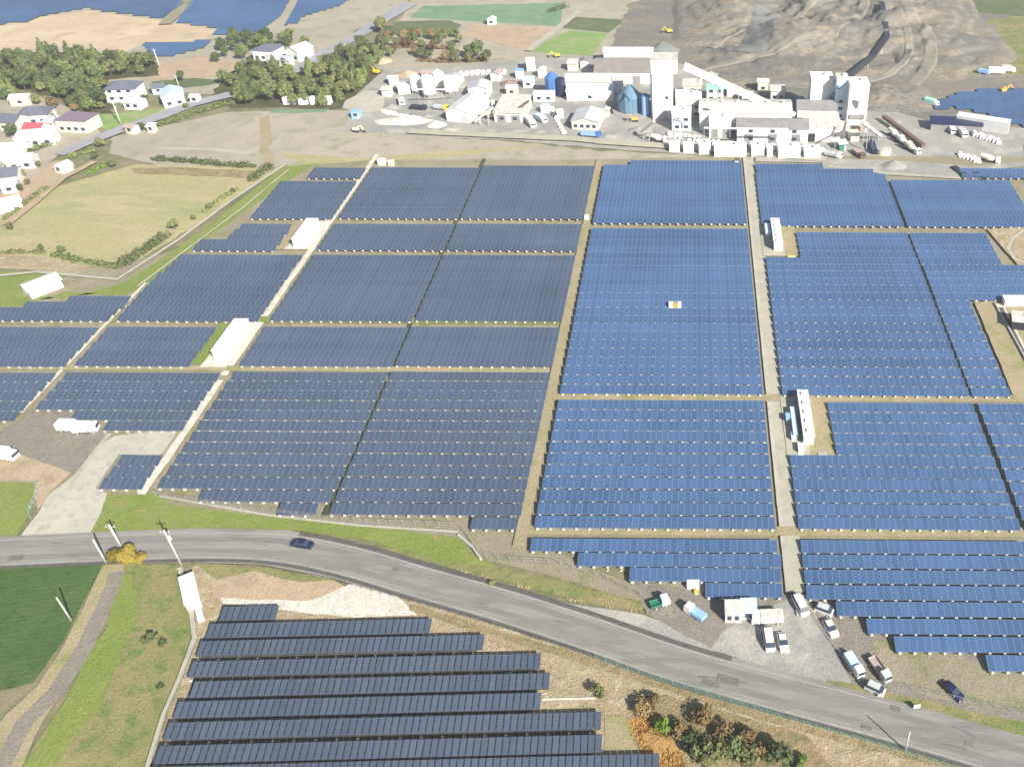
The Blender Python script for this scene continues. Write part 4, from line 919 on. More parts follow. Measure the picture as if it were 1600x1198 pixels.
# small plant between the big buildings
for (xl, xr, yb, d, h, rf, wl, rm, lab) in (
    (608, 622, 134, 3.5, 3.0, 'gable', M_WHITE2, M_LGREY, 'small grey roofed hut left of the white silo cluster'), (622, 640, 148, 4, 3.4, 'flat', M_WHITE, M_WHITE, 'square white hut touching the leftmost silo'),
    (598, 612, 152, 3, 2.8, 'mono', M_LGREY, M_WHITE2, 'grey shed at the concrete pad corner'), (660, 676, 126, 4, 3.0, 'gable', M_WHITE2, M_PINK, 'dusty pink roofed shed behind the silo cluster'),
    (708, 722, 132, 4, 3.2, 'flat', M_LGREY, M_LGREY, 'grey box shaped shed left of the white shed'), (768, 782, 128, 4, 3.4, 'gable', M_WHITE2, M_PINK, 'pink roofed shed by the rusty scrap heap'),
    (806, 818, 124, 3, 3.2, 'flat', M_WHITE, M_LBLUE, 'hut with a pale blue roof behind the rusty heap'), (822, 836, 112, 4, 4.5, 'flat', M_LGREY, M_WHITE, 'tall grey hut at the back of the yard'),
    (842, 852, 122, 3, 3.4, 'gable', M_WHITE, M_WHITE, 'white gabled hut left of the blue silo'), (888, 902, 112, 4, 3.2, 'mono', M_CREAM, M_WHITE2, 'cream lean-to behind the long workshop'),
    (906, 920, 108, 4, 3.2, 'gable', M_WHITE2, M_GREY, 'grey roofed shed at the corner of the brown warehouse'), (846, 858, 178, 3, 2.6, 'flat', M_SKYB, M_SKYB, 'pale blue cabin at the top of the slanting bag line'),
    (870, 880, 186, 3, 2.6, 'flat', M_WHITE, M_WHITE, 'white cabin halfway down the slanting bag line'), (940, 952, 184, 3, 2.8, 'gable', M_WHITE2, M_LGREY, 'small shed left of the orange loader'),
    (958, 974, 146, 4, 4.0, 'flat', M_WHITE, M_WHITE2, 'white box building above the blue grey silo'), (1044, 1056, 160, 4, 5.0, 'flat', M_LGREY, M_GREY, 'grey switch house right of the tower'),
    (1082, 1094, 178, 3, 6.0, 'flat', M_SKYB, M_SKYB, 'slim pale blue box between tower and halls'), (1136, 1150, 152, 4, 3.4, 'mono', M_WHITE2, M_GREY, 'grey roofed lean-to under the middle of the conveyor'),
    (1160, 1176, 160, 4, 3.0, 'gable', M_WHITE, M_LGREY, 'white shed under the lower conveyor'), (1242, 1256, 172, 4, 3.6, 'flat', M_BLUE, M_NAVY, 'dark blue hut left of the silo blocks'),
    (1312, 1326, 212, 4, 3.6, 'flat', M_SKYB, M_WHITE2, 'pale blue annexe at the foot of the slim tower'), (1328, 1342, 222, 4, 2.8, 'flat', M_WHITE2, M_CREAM, 'cream roofed shed at the plant corner'),
    (1310, 1322, 236, 3, 2.4, 'mono', M_GREENV, M_LGREY, 'green walled shed right of the dark gateway'), (1344, 1356, 208, 3, 2.6, 'gable', M_PINK, M_CREAM, 'dusty shed in the shade of the widest silo block')):
    shed('plant_shed', lab, 'plant shed', xl, xr, yb, d, h, rf, wl, rm, R.uniform(-.25, .25), 0, 1)
for (x, y, rx, ry, h, lab) in ((612, 168, 4, 3, 1.2, 'low grey heap on the concrete pad edge'), (668, 182, 3, 2.4, 1.0, 'little pale heap by the dark lorry'), (1012, 214, 4, 2.5, 1.2, 'grey heap ahead of the white tower'), (950, 214, 3.5, 2.4, 1.1, 'pale heap beside the blue dump truck'), (842, 206, 3, 2.4, 1.0, 'grey heap by the parked white lorry'), (700, 204, 4, 2.6, 1.3, 'cream heap near the blank white building'), (1180, 96, 8, 5, 3, 'brown rock heap low on the quarry hill'), (1110, 120, 6, 4, 2.2, 'grey rock heap above the conveyor')):
    PILES.append((lab, x, y, rx, ry, h))
for (x, y, a, c, b, L, k, lab) in ((628, 162, 20, M_WHITE, M_LGREY, 6, 'dump', 'white tipper lorry in front of the silo cluster'), (690, 172, 70, M_YEL, M_LGREY, 6, 'dump', 'yellow cabbed tipper beside the blank white building'), (760, 166, 100, M_WHITE, M_WHITE, 7, 'mixer', 'concrete mixer truck between the two yard buildings'), (768, 186, 85, M_WHITE, M_CREAM, 7, 'mixer', 'cream drummed mixer truck left of the pale grey building'), (846, 190, 40, M_WHITE, M_SKYB, 6, 'box', 'pale blue box lorry beside the slanting bag line'),
                                   (1030, 222, 75, M_WHITE, M_WHITE, 6, 'mixer', 'mixer truck at the left end of the loading bays'), (1302, 246, 60, M_WHITE, M_LGREY, 6, 'dump', 'grey tipper right of the last loading bay'), (1342, 244, 20, M_RUST, M_PINK, 6, 'dump', 'rusty tipper in the grey yard')):
    TRUCKS.append((lab, x, y, a, c, b, L, k))
# material heaps
def pile(label, px, py, rx, ry, h, mat, seed=0, name='gravel_heap'):
    mb = MB(); vs = []; fs = []; n = 22; m = 7
    for j in range(m+1):
        for i in range(n):
            a = 2*pi*i/n; q = j/m; rr = q*(1+.14*noise.noise(Vector((cos(a)*2, sin(a)*2, seed))))
            z = h*(1-q)**.9*(1+.12*noise.noise(Vector((cos(a)*3*q, sin(a)*3*q, seed+4)))) if j < m else -.1
            vs.append((rx*rr*cos(a), ry*rr*sin(a), z))
    for j in range(m):
        for i in range(n): fs.append((j*n+i, (j+1)*n+i, (j+1)*n+(i+1) % n, j*n+(i+1) % n))
    mb.add(vs, fs, mat); o = mb.build(name, None, at(px, py), smooth=True); return tag(o, label, 'heap')
pile('pale grey gravel heap at the near edge of the yard', 1397, 262, 5.5, 4, 2.6, G_YARD, 1)
pile('long pale sand heap on the left of the plant yard', 630, 190, 12, 4.5, 1.8, G_GRAVELW, 2)
pile('cream aggregate heap beside the pale sand heap', 682, 196, 4.2, 3.4, 2.0, G_GRAVELW, 3)
pile('grey aggregate heap behind the tall tower', 1036, 80, 8, 7, 4.5, mat_ground('dark_aggregate', (.15, .16, .155), (.18, .19, .18), (.21, .21, .20), s_big=.2, s_mid=.6), 4)
pile('reddish brown heap behind the white silo cluster', 640, 118, 8, 4, 2.2, G_PINK, 5)
pile('rusty scrap heap between the two yard buildings', 796, 132, 4.5, 5, 1.6, mat_ground('scrap', (.30, .20, .17), (.22, .14, .12), (.34, .30, .27), s_big=.3, s_mid=1), 6)
pile('light grey stone heap by the white haul road', 1000, 205, 5, 3, 1.6, G_YARD, 7)
pile('tan soil heap left of the far white containers', 590, 96, 7, 5, 2.0, G_SAND, 8)
pile('dark rock heap on the quarry floor beyond the tower', 1150, 84, 9, 7, 4, G_QUAR, 9)
for q in PILES: pile(q[0], q[1], q[2], q[3], q[4], q[5], G_YARD, q[1]*.37)
def slab(label, px, py, L, wdt, h, rz, mat, name='slab_stack'):
    e = empty(name, at(px, py), rz, label, 'slab stack')
    for k in range(3): MB().box((0, 0, k*h/3), (wdt, L*(1-.02*k), h/3-.04), mat).build('slab', e)
slab('black slab stack nearest the blue rows at the far side', 1500, 272, 9, 2.2, 1.2, radians(20), M_DARK)
slab('second black slab stack right of the first', 1526, 276, 8, 2.0, 1.2, radians(20), M_DARK)
slab('dark blue steel stack beside the round tank', 1363, 234, 9, 2.0, 2.0, 0, M_NAVY)
silo('low cream round tank in the grey yard', 1380, 240, 2.6, 2.0, .5, M_CREAM, M_CONC, 0, 'tank')
# dark green pond slope on the quarry edge
sheet('pond', [(1492, 92), (1496, 62), (1512, 50), (1522, 66), (1546, 66), (1520, 84)], mat_plain('pond_green', (.03, .07, .04), .3), .8)

# ------------------------------------------------------------------ stations inside the park
def station(label, x0, x1, y0, y1, h, group, units, roof=M_WHITE):
    e = empty('inverter_station', ((x0+x1)/2, (y0+y1)/2, 0), 0, label, 'inverter station', group)
    w, d = x1-x0, y1-y0
    MB().box((0, 0, 0), (w+.5, d+.5, .25), M_CONC).build('plinth', e)
    for i in range(units):
        yy = -d/2+d*(i+.5)/units
        MB().box((0, yy, .25), (w, d/units-.15, h), M_WHITE).build('cabinet', e)
        for s in (-1, 1):
            dd = MB().box((s*(w/2+.02), yy, .4), (.05, d/units*.4, h*.8), M_LGREY).build('door', e)
    MB().box((0, 0, h+.25), (w+.3, d+.2, .15), roof).build('roof', e)
    for i in range(units): MB().box((0, -d/2+d*(i+.5)/units, h+.4), (w*.4, .9, .35), roof).build('roof_vent', e)
    return e
station('white inverter building on the far pad left of the pale road', -116.9, -113.6, 233.5, 246.5, 3.0, None, 4)
station('white inverter building on the nearer pad left of the pale road', -116.6, -113.2, 178.0, 192.0, 3.0, None, 4)
station('long white inverter building on the far pad by the concrete road', 22.4, 24.8, 231.5, 247, 2.8, None, 5)
station('long white inverter building on the nearer pad by the concrete road', 23.0, 25.2, 147, 163, 2.8, None, 5)
def cabinet(label, px, py, sx, sy, sz, mat, rz=0, name='equipment_cabinet', cat='cabinet'):
    e = empty(name, at(px, py), rz, label, cat)
    MB().box((0, 0, 0), (sx+.2, sy+.2, .15), M_CONC).build('plinth', e)
    MB().box((0, 0, .15), (sx, sy, sz), mat).build('body', e)
    MB().box((0, -sy/2-.02, .3), (sx*.8, .04, sz*.75), M_LGREY).build('door', e)
    MB().box((0, 0, sz+.15), (sx+.1, sy+.1, .08), mat).build('lid', e)
cabinet('pale transformer cabinet left of the far inverter building', 1199, 366, 1.5, 6.0, 1.9, M_SKYB)
cabinet('long pale transformer cabinet left of the nearer inverter building', 1240, 668, 1.0, 9.5, 1.9, M_SKYB)
cabinet('light blue cabinet standing by itself on the nearer concrete pad', 1231, 659, 1.1, 1.8, 1.7, M_LBLUE)
cabinet('small white cabinet below the long pale transformer cabinet', 1239, 688, .9, 1.8, 1.5, M_WHITE)
cabinet('white cabinet at the foot of the nearer inverter building', 1250, 706, 1.0, 2.2, 1.5, M_WHITE)
cabinet('low white box at the corner of the nearer concrete pad', 1251, 714, 1.0, .9, .6, M_WHITE)
cabinet('grey concrete box on the tan pad', 1285, 714, 1.9, 1.2, .6, M_CONC)
cabinet('bright yellow box at the corner of the far pad', 1237, 408, 2.1, 1.4, 1.1, mat_plain('lemon_paint', (.75, .70, .18), .5))
cabinet('white kiosk on the tan track crossing', 917, 345, 1.2, 1.4, 1.5, M_WHITE)
cabinet('white kiosk at the far end of the pale road', 598, 258, 2.6, 1.8, 2.0, M_WHITE)
cabinet('cream kiosk beside the white one at the far end', 612, 259, 1.8, 1.6, 1.6, M_CREAM)
cabinet('brown hut where the concrete road leaves the blue rows', 1151, 258, 1.6, 1.6, 2.0, M_RUST)
e = empty('weather_station', at(1055, 484), 0, 'white and mustard equipment box standing among the blue rows', 'equipment box')
MB().box((0, 0, 0), (3.6, 1.4, .9), M_STEEL).build('stand', e)
MB().box((-1.05, 0, .9), (1.2, 1.3, 1.3), M_WHITE).build('white_box', e)
MB().box((.15, 0, .9), (1.0, 1.3, 1.2), mat_plain('mustard_paint', (.40, .30, .05), .5)).build('mustard_box', e)
MB().box((1.15, 0, .9), (.9, 1.3, 1.3), M_WHITE).build('white_box', e)
shed('office', 'bright white shed roof near the left field edge', 'shed', 40, 72, 466, 8, 2.6, 'gable', M_WHITE, M_WHITE, radians(-38), 0, 1, 1.0)
# right edge compound
e = empty('retaining_wall', at(1565, 480), 0, 'pale concrete channel wall at the compound edge', 'wall')
a, b, c = at(1553, 478), at(1590, 545), at(1640, 640)
mb = MB()
for u, v in ((a, b), (b, c)):
    mb.beam(u-e.location+Vector((0, 0, .6)), v-e.location+Vector((0, 0, .6)), .35, 1.2, M_CONC)
mb.build('wall', e)
sheet('channel', [(1560, 484), (1566, 484), (1604, 560), (1596, 560)], G_ASPHD, .05)
shed('container', 'white container roof at the compound corner', 'container', 1568, 1606, 482, 2.6, 2.4, 'flat', M_WHITE, M_WHITE, 0, 0, 1, .1)
shed('shed', 'pale shed with a black opening in the compound', 'shed', 1582, 1620, 520, 5, 3.0, 'flat', M_DARK, M_WHITE2, radians(-12), 0, 0, .2)
strip('ring_path', [(1600, 362), (1580, 378), (1574, 392), (1584, 408), (1604, 416)], 1.0, G_CONC2, .05)

# ------------------------------------------------------------------ vehicles
wheel_me = {}
def wheel(parent, x, y, r=.33, wd=.22):
    k = (r, wd)
    if k not in wheel_me:
        q = Matrix.Rotation(pi/2, 4, 'Y'); t = MB(); t.cyl((0, 0, -wd/2), r, wd, M_BLACK, 14, M=q)
        m2 = MB(); m2.cyl((0, 0, -wd/2-.01), r*.55, wd+.02, M_LGREY, 10, M=q); wheel_me[k] = (t.mesh('wheel'), m2.mesh('rim'))
    o = link('wheel', wheel_me[k][0], parent, (x, y, r)); link('rim', wheel_me[k][1], o, (0, 0, 0))
def loft_car(secs, mat):
    """secs: (y, halfwidth bottom, halfwidth top, z0, z1)"""
    mb = MB(); vs = []; fs = []
    for (y, wb, wt, z0, z1) in secs:
        vs += [(-wb*.96, y, z0), (-wb, y, z0+(z1-z0)*.45), (-wt, y, z1), (wt, y, z1), (wb, y, z0+(z1-z0)*.45), (wb*.96, y, z0)]
    n = 6
    for i in range(len(secs)-1):
        for j in range(n): fs.append((i*n+j, i*n+(j+1) % n, (i+1)*n+(j+1) % n, (i+1)*n+j))
    fs.append(tuple(range(n-1, -1, -1))); fs.append(tuple(range((len(secs)-1)*n, len(secs)*n)))
    mb.add(vs, fs, mat); return mb
def car(label, px, py, rz, mat, kind='hatch', name='car', cat='car'):
    e = empty(name, at(px, py), rz, label, cat); L = {'hatch': 3.9, 'sedan': 4.5, 'van': 4.4, 'kei': 3.3}[kind]; W = .84 if kind != 'kei' else .74
    h = L/2
    if kind in ('hatch', 'sedan'):
        loft_car([(-h, W*.82, W*.78, .32, .72), (-h+.15, W*.95, W*.9, .25, .86), (-h+1.05, W, W*.93, .22, .98), (h-1.0 if kind == 'sedan' else h-.3, W, W*.93, .22, 1.0), (h-.1, W*.95, W*.88, .25, .95), (h, W*.85, W*.8, .32, .8)], mat).build('body', e)
        r = (h-.85 if kind == 'sedan' else h-.25)
        loft_car([(-h+1.0, W*.9, W*.86, .9, .98), (-h+1.75, W*.88, W*.70, .9, 1.42), (r-.55, W*.88, W*.70, .9, 1.44), (r, W*.88, W*.82, .9, 1.0)], M_GLASS).build('glazing', e)
        MB().box((0, (-h+1.8+r-.6)/2, 1.425), (W*1.36, (r-.6)-(-h+1.8), .05), mat).build('roof_panel', e)
    else:
        loft_car([(-h, W*.9, W*.86, .3, .95), (-h+.2, W, W*.95, .25, 1.1), (h-.1, W, W*.95, .25, 1.15), (h, W*.95, W*.92, .35, 1.1)], mat).build('body', e)
        loft_car([(-h+.25, W*.92, W*.9, 1.05, 1.1), (-h+.8, W*.94, W*.82, 1.05, 1.75), (h-.25, W*.94, W*.84, 1.05, 1.78), (h-.02, W*.94, W*.9, 1.05, 1.15)], M_GLASS).build('glazing', e)
        MB().box((0, .2, 1.74), (W*1.62, L-1.3, .07), mat).build('roof_panel', e)
    for s in (-1, 1):
        for yy in (-h+.75, h-.75): wheel(e, s*(W-.1), yy)
        MB().box((s*W*.68, -h-.01, .6), (.3, .06, .14), M_SKYB).build('headlight', e)
        MB().box((s*W*.7, h-.03, .7), (.22, .06, .14), M_RED).build('tail_light', e)
    return e
def truck(label, px, py, rz, cab, body, L=5.0, W=1.9, bed='flat', hb=1.2, name='truck', cat='truck'):
    e = empty(name, at(px, py), rz, label, cat); h = L/2; cl_ = 1.5
    MB().box((0, .1, .45), (W*.7, L-.3, .25), M_DARK).build('chassis', e)
    loft_car([(-h, W*.46, W*.42, .45, 1.5), (-h+.15, W*.5, W*.44, .45, 2.0), (-h+cl_, W*.5, W*.46, .45, 2.1)], cab).build('cab', e)
    MB().box((0, -h+.02, 1.25), (W*.8, .12, .6), M_GLASS).build('windscreen', e)
    by = (-h+cl_+.1+h)/2; bl = h-(-h+cl_+.1)
    if bed == 'flat':
        MB().box((0, by, .75), (W, bl, .12), body).build('bed', e)
        for s in (-1, 1): MB().box((s*(W/2-.03), by, .87), (.06, bl, .4), body).build('side_board', e)
        MB().box((0, h-.03, .87), (W-.14, .06, .4), body).build('tail_board', e)
    elif bed == 'box': MB().box((0, by, .75), (W, bl, hb), body).build('cargo_box', e)
    elif bed == 'mixer':
        q = Matrix.Translation((0, by-bl*.4, 1.3)) @ Matrix.Rotation(-radians(76), 4, 'X')
        MB().cyl((0, 0, 0), .7, bl*.35, body, 14, 1.15, M=q).cyl((0, 0, bl*.35), 1.15, bl*.55, body, 14, .5, M=q).build('drum', e)
        MB().box((0, h-.3, 1.6), (.8, .6, .9), M_LGREY, taper=1.2).build('chute', e)
    elif bed == 'dump':
        MB().box((0, by, .8), (W*.9, bl, .9), body, taper=1.08).build('dump_body', e)
    for s in (-1, 1):
        wheel(e, s*(W/2-.15), -h+.8, .4, .25); wheel(e, s*(W/2-.15), h-.9, .4, .3)
    return e
def excavator(label, px, py, rz, mat, s=1.0):
    e = empty('excavator', at(px, py), rz, label, 'excavator'); e.scale = (s*.62, s*.62, s*.62)
    for q in (-1, 1): MB().prism([(-1.6, 0), (1.6, 0), (1.9, .4), (1.6, .8), (-1.6, .8), (-1.9, .4)], q*1.1-.25, q*1.1+.25, M_BLACK).build('track', e)
    MB().box((0, 0, .8), (2.6, 2.2, .25), M_DARK).build('turntable', e)
    MB().box((.5, .2, 1.05), (2.6, 1.8, 1.0), mat, taper=.95).build('body', e)
    c = MB().box((-.7, -.7, 1.05), (1.3, .9, 1.5), mat).build('cab', e); MB().box((-1.37, -.7, 1.5), (.06, .7, .8), M_GLASS).build('window', c)
    MB().beam((-.6, .3, 1.6), (-3.0, .3, 3.6), .35, .5, mat).build('boom', e)
    MB().beam((-3.0, .3, 3.6), (-4.6, .3, 1.6), .28, .35, mat).build('arm', e)
    MB().prism([(-4.9, 1.6), (-4.3, 1.6), (-4.1, .8), (-4.6, .5), (-5.1, .9)], -.1, .7, M_DARK).build('bucket', e)
for (lab, x, y, a, c, b, L, k) in TRUCKS: truck(lab, x, y, radians(a), c, b, L, 2.4, k, 1.6)
def road_dir(px):
    P = [at(*p) for p in ROADC]
    for i in range(len(ROADC)-1):
        if ROADC[i][0] <= px <= ROADC[i+1][0]:
            d = P[i+1]-P[i]; return atan2(d.y, d.x)
car('dark navy car driving on the main road', 473, 853, road_dir(473)-pi/2, M_NAVY, 'sedan')
car('white hatchback in the yard, left one of two parked side by side', 1201, 1003, radians(4), M_WHITE, 'van')
car('white car with dark windows, right one of two parked side by side', 1223, 1006, radians(6), M_WHITE, 'hatch')
car('white van parked where the concrete road meets the yard', 1250, 949, radians(18), M_WHITE, 'van', 'van', 'van')
car('small pale car beside the first stepped blue row', 1287, 957, radians(65), M_LGREY, 'kei')
car('white car facing the grey gate barrier', 1297, 984, radians(20), M_WHITE, 'hatch')
truck('long pale blue and white truck beside the gate', 1334, 1044, radians(22), M_WHITE, M_SKYB, 4.7, 1.55, 'box', .9)
car('small silver car below the pale blue truck', 1366, 1080, radians(60), M_LGREY, 'kei')
truck('dusty pink flatbed truck parked on the brown gravel', 1374, 1050, radians(24), M_LGREY, M_PINK, 5.0, 1.6, 'flat')
car('black car alone on the gravel lot', 1488, 1083, radians(35), M_NAVY, 'hatch')
truck('small white and green truck near the yard corner', 1031, 946, radians(112), M_WHITE, M_GREENV, 3.6, 1.5, 'flat')
truck('small truck with bright blue load bed in the yard', 1086, 962, radians(52)+pi, M_WHITE, M_LBLUE, 4.2, 1.6, 'box', .8)
truck('white dump truck with grey bed right of the site office', 1198, 970, radians(92)+pi, M_WHITE, M_WHITE2, 5.6, 2.1, 'box', 1.3)
shed('site_office', 'cream white site office container in the yard', 'site office', 1133, 1158, 974, 3.0, 2.7, 'flat', M_WHITE2, M_WHITE2, 0, 2, 1, .1)
shed('site_office', 'lower blue grey roofed cabin joined to the site office', 'site office', 1158, 1182, 970, 3.2, 2.2, 'flat', M_LGREY, M_SKYB, 0, 1, 1, .1)
cabinet('white rubbish skip near the stepped blue rows', 1083, 917, 2.2, 1.4, 1.0, M_WHITE, 0, 'skip', 'skip')
cabinet('yellow barrier box next to the white skip', 1088, 928, .7, .6, .6, M_YEL, 0, 'barrier_box', 'barrier')
truck('white truck, left one on the dirt lot by the entrance', 113, 672, radians(88), M_WHITE, M_WHITE, 5.2, 2.2, 'box', 1.7)
truck('white truck, right one on the dirt lot by the entrance', 137, 674, radians(100), M_WHITE, M_WHITE, 5.0, 2.1, 'box', 1.5)
truck('white van truck at the frame edge of the dirt lot', 12, 716, radians(80), M_WHITE, M_WHITE, 5.0, 2.2, 'box', 1.9)
truck('blue dump truck at the end of the white haul road', 924, 214, radians(80), M_BLUE, M_LBLUE, 7, 2.5, 'dump')
truck('concrete mixer truck with white drum, first in the yard line', 1398, 216, radians(30), M_WHITE, M_WHITE, 7.5, 2.5, 'mixer')
truck('concrete mixer truck with white drum, second in the yard line', 1410, 226, radians(32), M_WHITE, M_WHITE, 7.5, 2.5, 'mixer')
truck('concrete mixer truck with white drum, last in the yard line', 1424, 237, radians(35), M_WHITE, M_CREAM, 7.5, 2.5, 'mixer')
truck('white lorry under the dark blue depot roof', 1486, 206, radians(5), M_WHITE, M_WHITE, 6, 2.3, 'box', 1.6)
truck('pale lorry right of the dark blue depot', 1503, 212, radians(8), M_WHITE, M_LGREY, 6, 2.3, 'box', 1.6)
truck('white mixer truck on the far right of the grey yard', 1546, 254, radians(70), M_WHITE, M_CREAM, 7, 2.4, 'mixer')
truck('white lorry in the plant yard near the grey building', 830, 196, radians(25), M_WHITE, M_WHITE, 7, 2.4, 'box', 1.8)
truck('dark lorry between silo cluster and pale heap', 655, 172, radians(80), M_NAVY, M_DARK, 6, 2.4, 'dump')
truck('white lorry behind the far field near the green bank', 1556, 116, radians(85), M_WHITE, M_WHITE, 7, 2.4, 'box', 2)
truck('pale lorry at the edge of the green bank', 1574, 113, radians(85), M_WHITE, M_WHITE2, 6, 2.4, 'box', 2)
truck('light blue truck at the edge of the green bank', 1537, 116, radians(60), M_LBLUE, M_LBLUE, 4.5, 2, 'box', 1.2)
truck('white truck on the tan bank left of the far solar field', 1455, 165, radians(50), M_WHITE, M_MINT, 6, 2.4, 'box', 1.8)
excavator('yellow excavator at the wood edge behind the yard', 588, 116, radians(-30), M_YEL, 1.3)
excavator('yellow excavator on the grey heap beyond the tower', 1046, 52, radians(10), M_YEL, 1.25)
excavator('yellow excavator by the green crop field', 870, 90, radians(20), M_YEL, 1.2)
excavator('orange loader at the foot of the blue grey silo', 992, 190, radians(0), M_ORANGE, 1.2)
excavator('orange excavator above the far solar field', 1568, 145, radians(200), M_ORANGE, 1.4)
excavator('cream excavator on the tan bank left of the field', 558, 206, radians(160), M_CREAM, 1.2)

# ------------------------------------------------------------------ poles, fences, walls
def pole(label, px, py, h, arm=True, mat=M_POLE, lamp=False, group=None, rz=0, r=.19):
    e = empty('utility_pole', at(px, py), rz, label, 'utility pole', group)
    MB().cyl((0, 0, 0), r, h, mat, 10, r*.62).build('pole', e, smooth=True)
    if arm:
        MB().box((0, 0, h-.7), (1.8, .1, .12), M_STEEL).build('crossarm', e)
        for x in (-.75, 0, .75): MB().cyl((x, 0, h-.58), .06, .25, M_WHITE, 6).build('insulator', e)
    if h > 8: MB().cyl((.35, 0, h-2.6), .28, .9, M_LGREY, 10).build('transformer', e)
    return e
pole('concrete pole on the road verge at the crop field corner', 167, 880, 6.6, False, r=.24)
pole('white pole rising behind the yellow leaved bushes', 190, 855, 6.2, True, M_WHITE, r=.24)
pole('tallest concrete pole by the white hut below the road', 286, 887, 10.2, True, r=.22)
pole('slim pole leaning out of the green crop field edge', 113, 971, 6.6, False, r=.18)
pole('white pole right of the village field', 190, 196, 9, True, M_WHITE)
pole('pale pole beside the pale blue roofed house', 284, 148, 8, True)
pole('white pole standing behind the wood', 250, 106, 8, True, M_WHITE)
pole('thin pole left of the lower site edge path', 98, 205, 8, True)
pole('grey pole beside the far right road verge', 1414, 1174, 5.5, False, r=.14)
def fence(label, pts, h, gap, mat, rails=3, name='fence', mesh=None, wpts=None):
    P = wpts or [at(*p) for p in pts]; e = empty(name, P[0].copy(), 0, label, 'fence'); o = P[0]
    pm = MB().box((0, 0, 0), (.07, .07, h), mat).mesh('post')
    rl = MB(); carry = 0
    for a, b in zip(P, P[1:]):
        d = b-a; L = d.length; s = gap-carry if carry else 0
        while s < L:
            link('post', pm, e, (a-o)+d*(s/L), atan2(d.y, d.x)); s += gap
        carry = (L-(s-gap)) % gap
        for k in range(rails):
            z = h*(k+1)/rails-.05
            rl.beam(a-o+Vector((0, 0, z)), b-o+Vector((0, 0, z)), .035, .035, mat)
    rl.build('rails', e)
    if mesh:
        mm = MB()
        for a, b in zip(P, P[1:]):
            d = b-a; L = d.length; n = int(L/.30)
            for i in range(n):
                p = a-o+d*(i/n); q = p+d*(min(h*.9, L)/L)
                mm.add([p+Vector((0, 0, .05)), p+Vector((0, 0, h)), p+d*(.02/L)+Vector((0, 0, h)), p+d*(.02/L)+Vector((0, 0, .05))], [(0, 1, 2, 3)], mesh)
        mm.build('wire_mesh', e, kind='stuff')
    return e
fence('pale chain link fence along the near end of the dark rows', [(244, 776), (300, 786), (420, 803), (560, 820), (718, 826), (735, 846), (752, 872), (800, 880), (870, 884), (940, 905), (1010, 938)], 1.8, 2.4, mat_plain('pale_fence_wire', (.30, .295, .27), .6), 3, mesh=MATS['pale_fence_wire'])
fence('green net fence on the verge below the road', [(930, 1030), (1010, 1058), (1100, 1086), (1240, 1128), (1400, 1174), (1500, 1205)], 1.3, 2.0, M_GNET, 3, mesh=M_GNET)
fence('dark guard rail along the lower road edge', [(300, 882), (420, 890), (540, 913), (660, 946), (760, 974), (930, 1026)], .8, 2.0, mat_plain('weathered_rail', (.10, .095, .09), .7), 2)
fence('grey gate barrier across the yard entrance', [(1262, 948), (1285, 985), (1310, 1020), (1330, 1058)], 1.2, 2.0, M_PINK, 3)
fence('pale wire fence along the edge of the gravel lot', [(1340, 1066), (1420, 1078), (1500, 1096), (1600, 1118), (1700, 1140)], 1.4, 2.2, MATS['pale_fence_wire'], 3, mesh=MATS['pale_fence_wire'])
fence('thin fence beside the narrow path around the charcoal rows', [(288, 892), (306, 952), (311, 1000), (288, 1062), (262, 1120), (240, 1192)], 1.0, 2.4, M_STEEL, 2)
fence('teal tinted fence left of the entrance apron', [(58, 756), (60, 775), (46, 800), (50, 812)], 1.2, 1.6, mat_plain('teal_wire', (.32, .42, .42), .6), 4, mesh=MATS['teal_wire'])
def wall(label, pts, h, t, mat, name='retaining_wall'):
    P = [at(*p) for p in pts]; e = empty(name, P[0].copy(), 0, label, 'wall')
    for a, b in zip(P, P[1:]): MB().beam(a-P[0]+Vector((0, 0, h/2)), b-P[0]+Vector((0, 0, h/2)), t, h, mat).build('wall_section', e)
wall('pale block retaining wall at the corner of the near verge', [(716, 838), (740, 858), (752, 876)], .7, .5, M_CONC)
wall('low concrete kerb wall under the fence by the dark rows', [(250, 776), (420, 806), (560, 822), (716, 832)], .35, .4, M_CONC)
wall('long pale pipe rail on the dry slope right of the charcoal rows', [(848, 1094), (930, 1092)], .4, .3, M_WHITE2, 'pipe_rail')
e = empty('gate_shelter', at(303, 937), radians(32), 'bright white long hut at the corner of the charcoal array', 'hut')
MB().box((0, .8, 0), (2.3, 7.2, 2.3), M_WHITE).build('wall', e); MB().box((0, .8, 2.3), (2.6, 7.5, .15), M_WHITE).build('roof', e)
MB().box((0, -2.85, 0), (1.0, .08, 2.0), M_LGREY).build('door', e); MB().box((-1.17, .5, 1), (.06, 1.4, .9), M_GLASS).build('window', e)
MB().box((.5, -4.6, 0), (1.0, 3.2, 1.2), M_WHITE).build('annexe', e)
e = empty('sign_board', at(1431, 1109), radians(10), 'small white sign board beside the road verge', 'sign')
MB().bar((-.4, 0, 0), (-.4, 0, 1.4), .05, M_STEEL, 6).build('post', e); MB().bar((.4, 0, 0), (.4, 0, 1.4), .05, M_STEEL, 6).build('post', e); MB().box((0, -.06, .7), (1.1, .06, .9), M_WHITE).build('board', e)
e = empty('sign_board', at(1374, 1090), radians(10), 'pale marker board on the olive verge', 'sign')
MB().bar((0, 0, 0), (0, 0, 1.2), .06, M_STEEL, 6).build('post', e); MB().box((0, -.07, .6), (.8, .06, .7), M_CREAM).build('board', e)

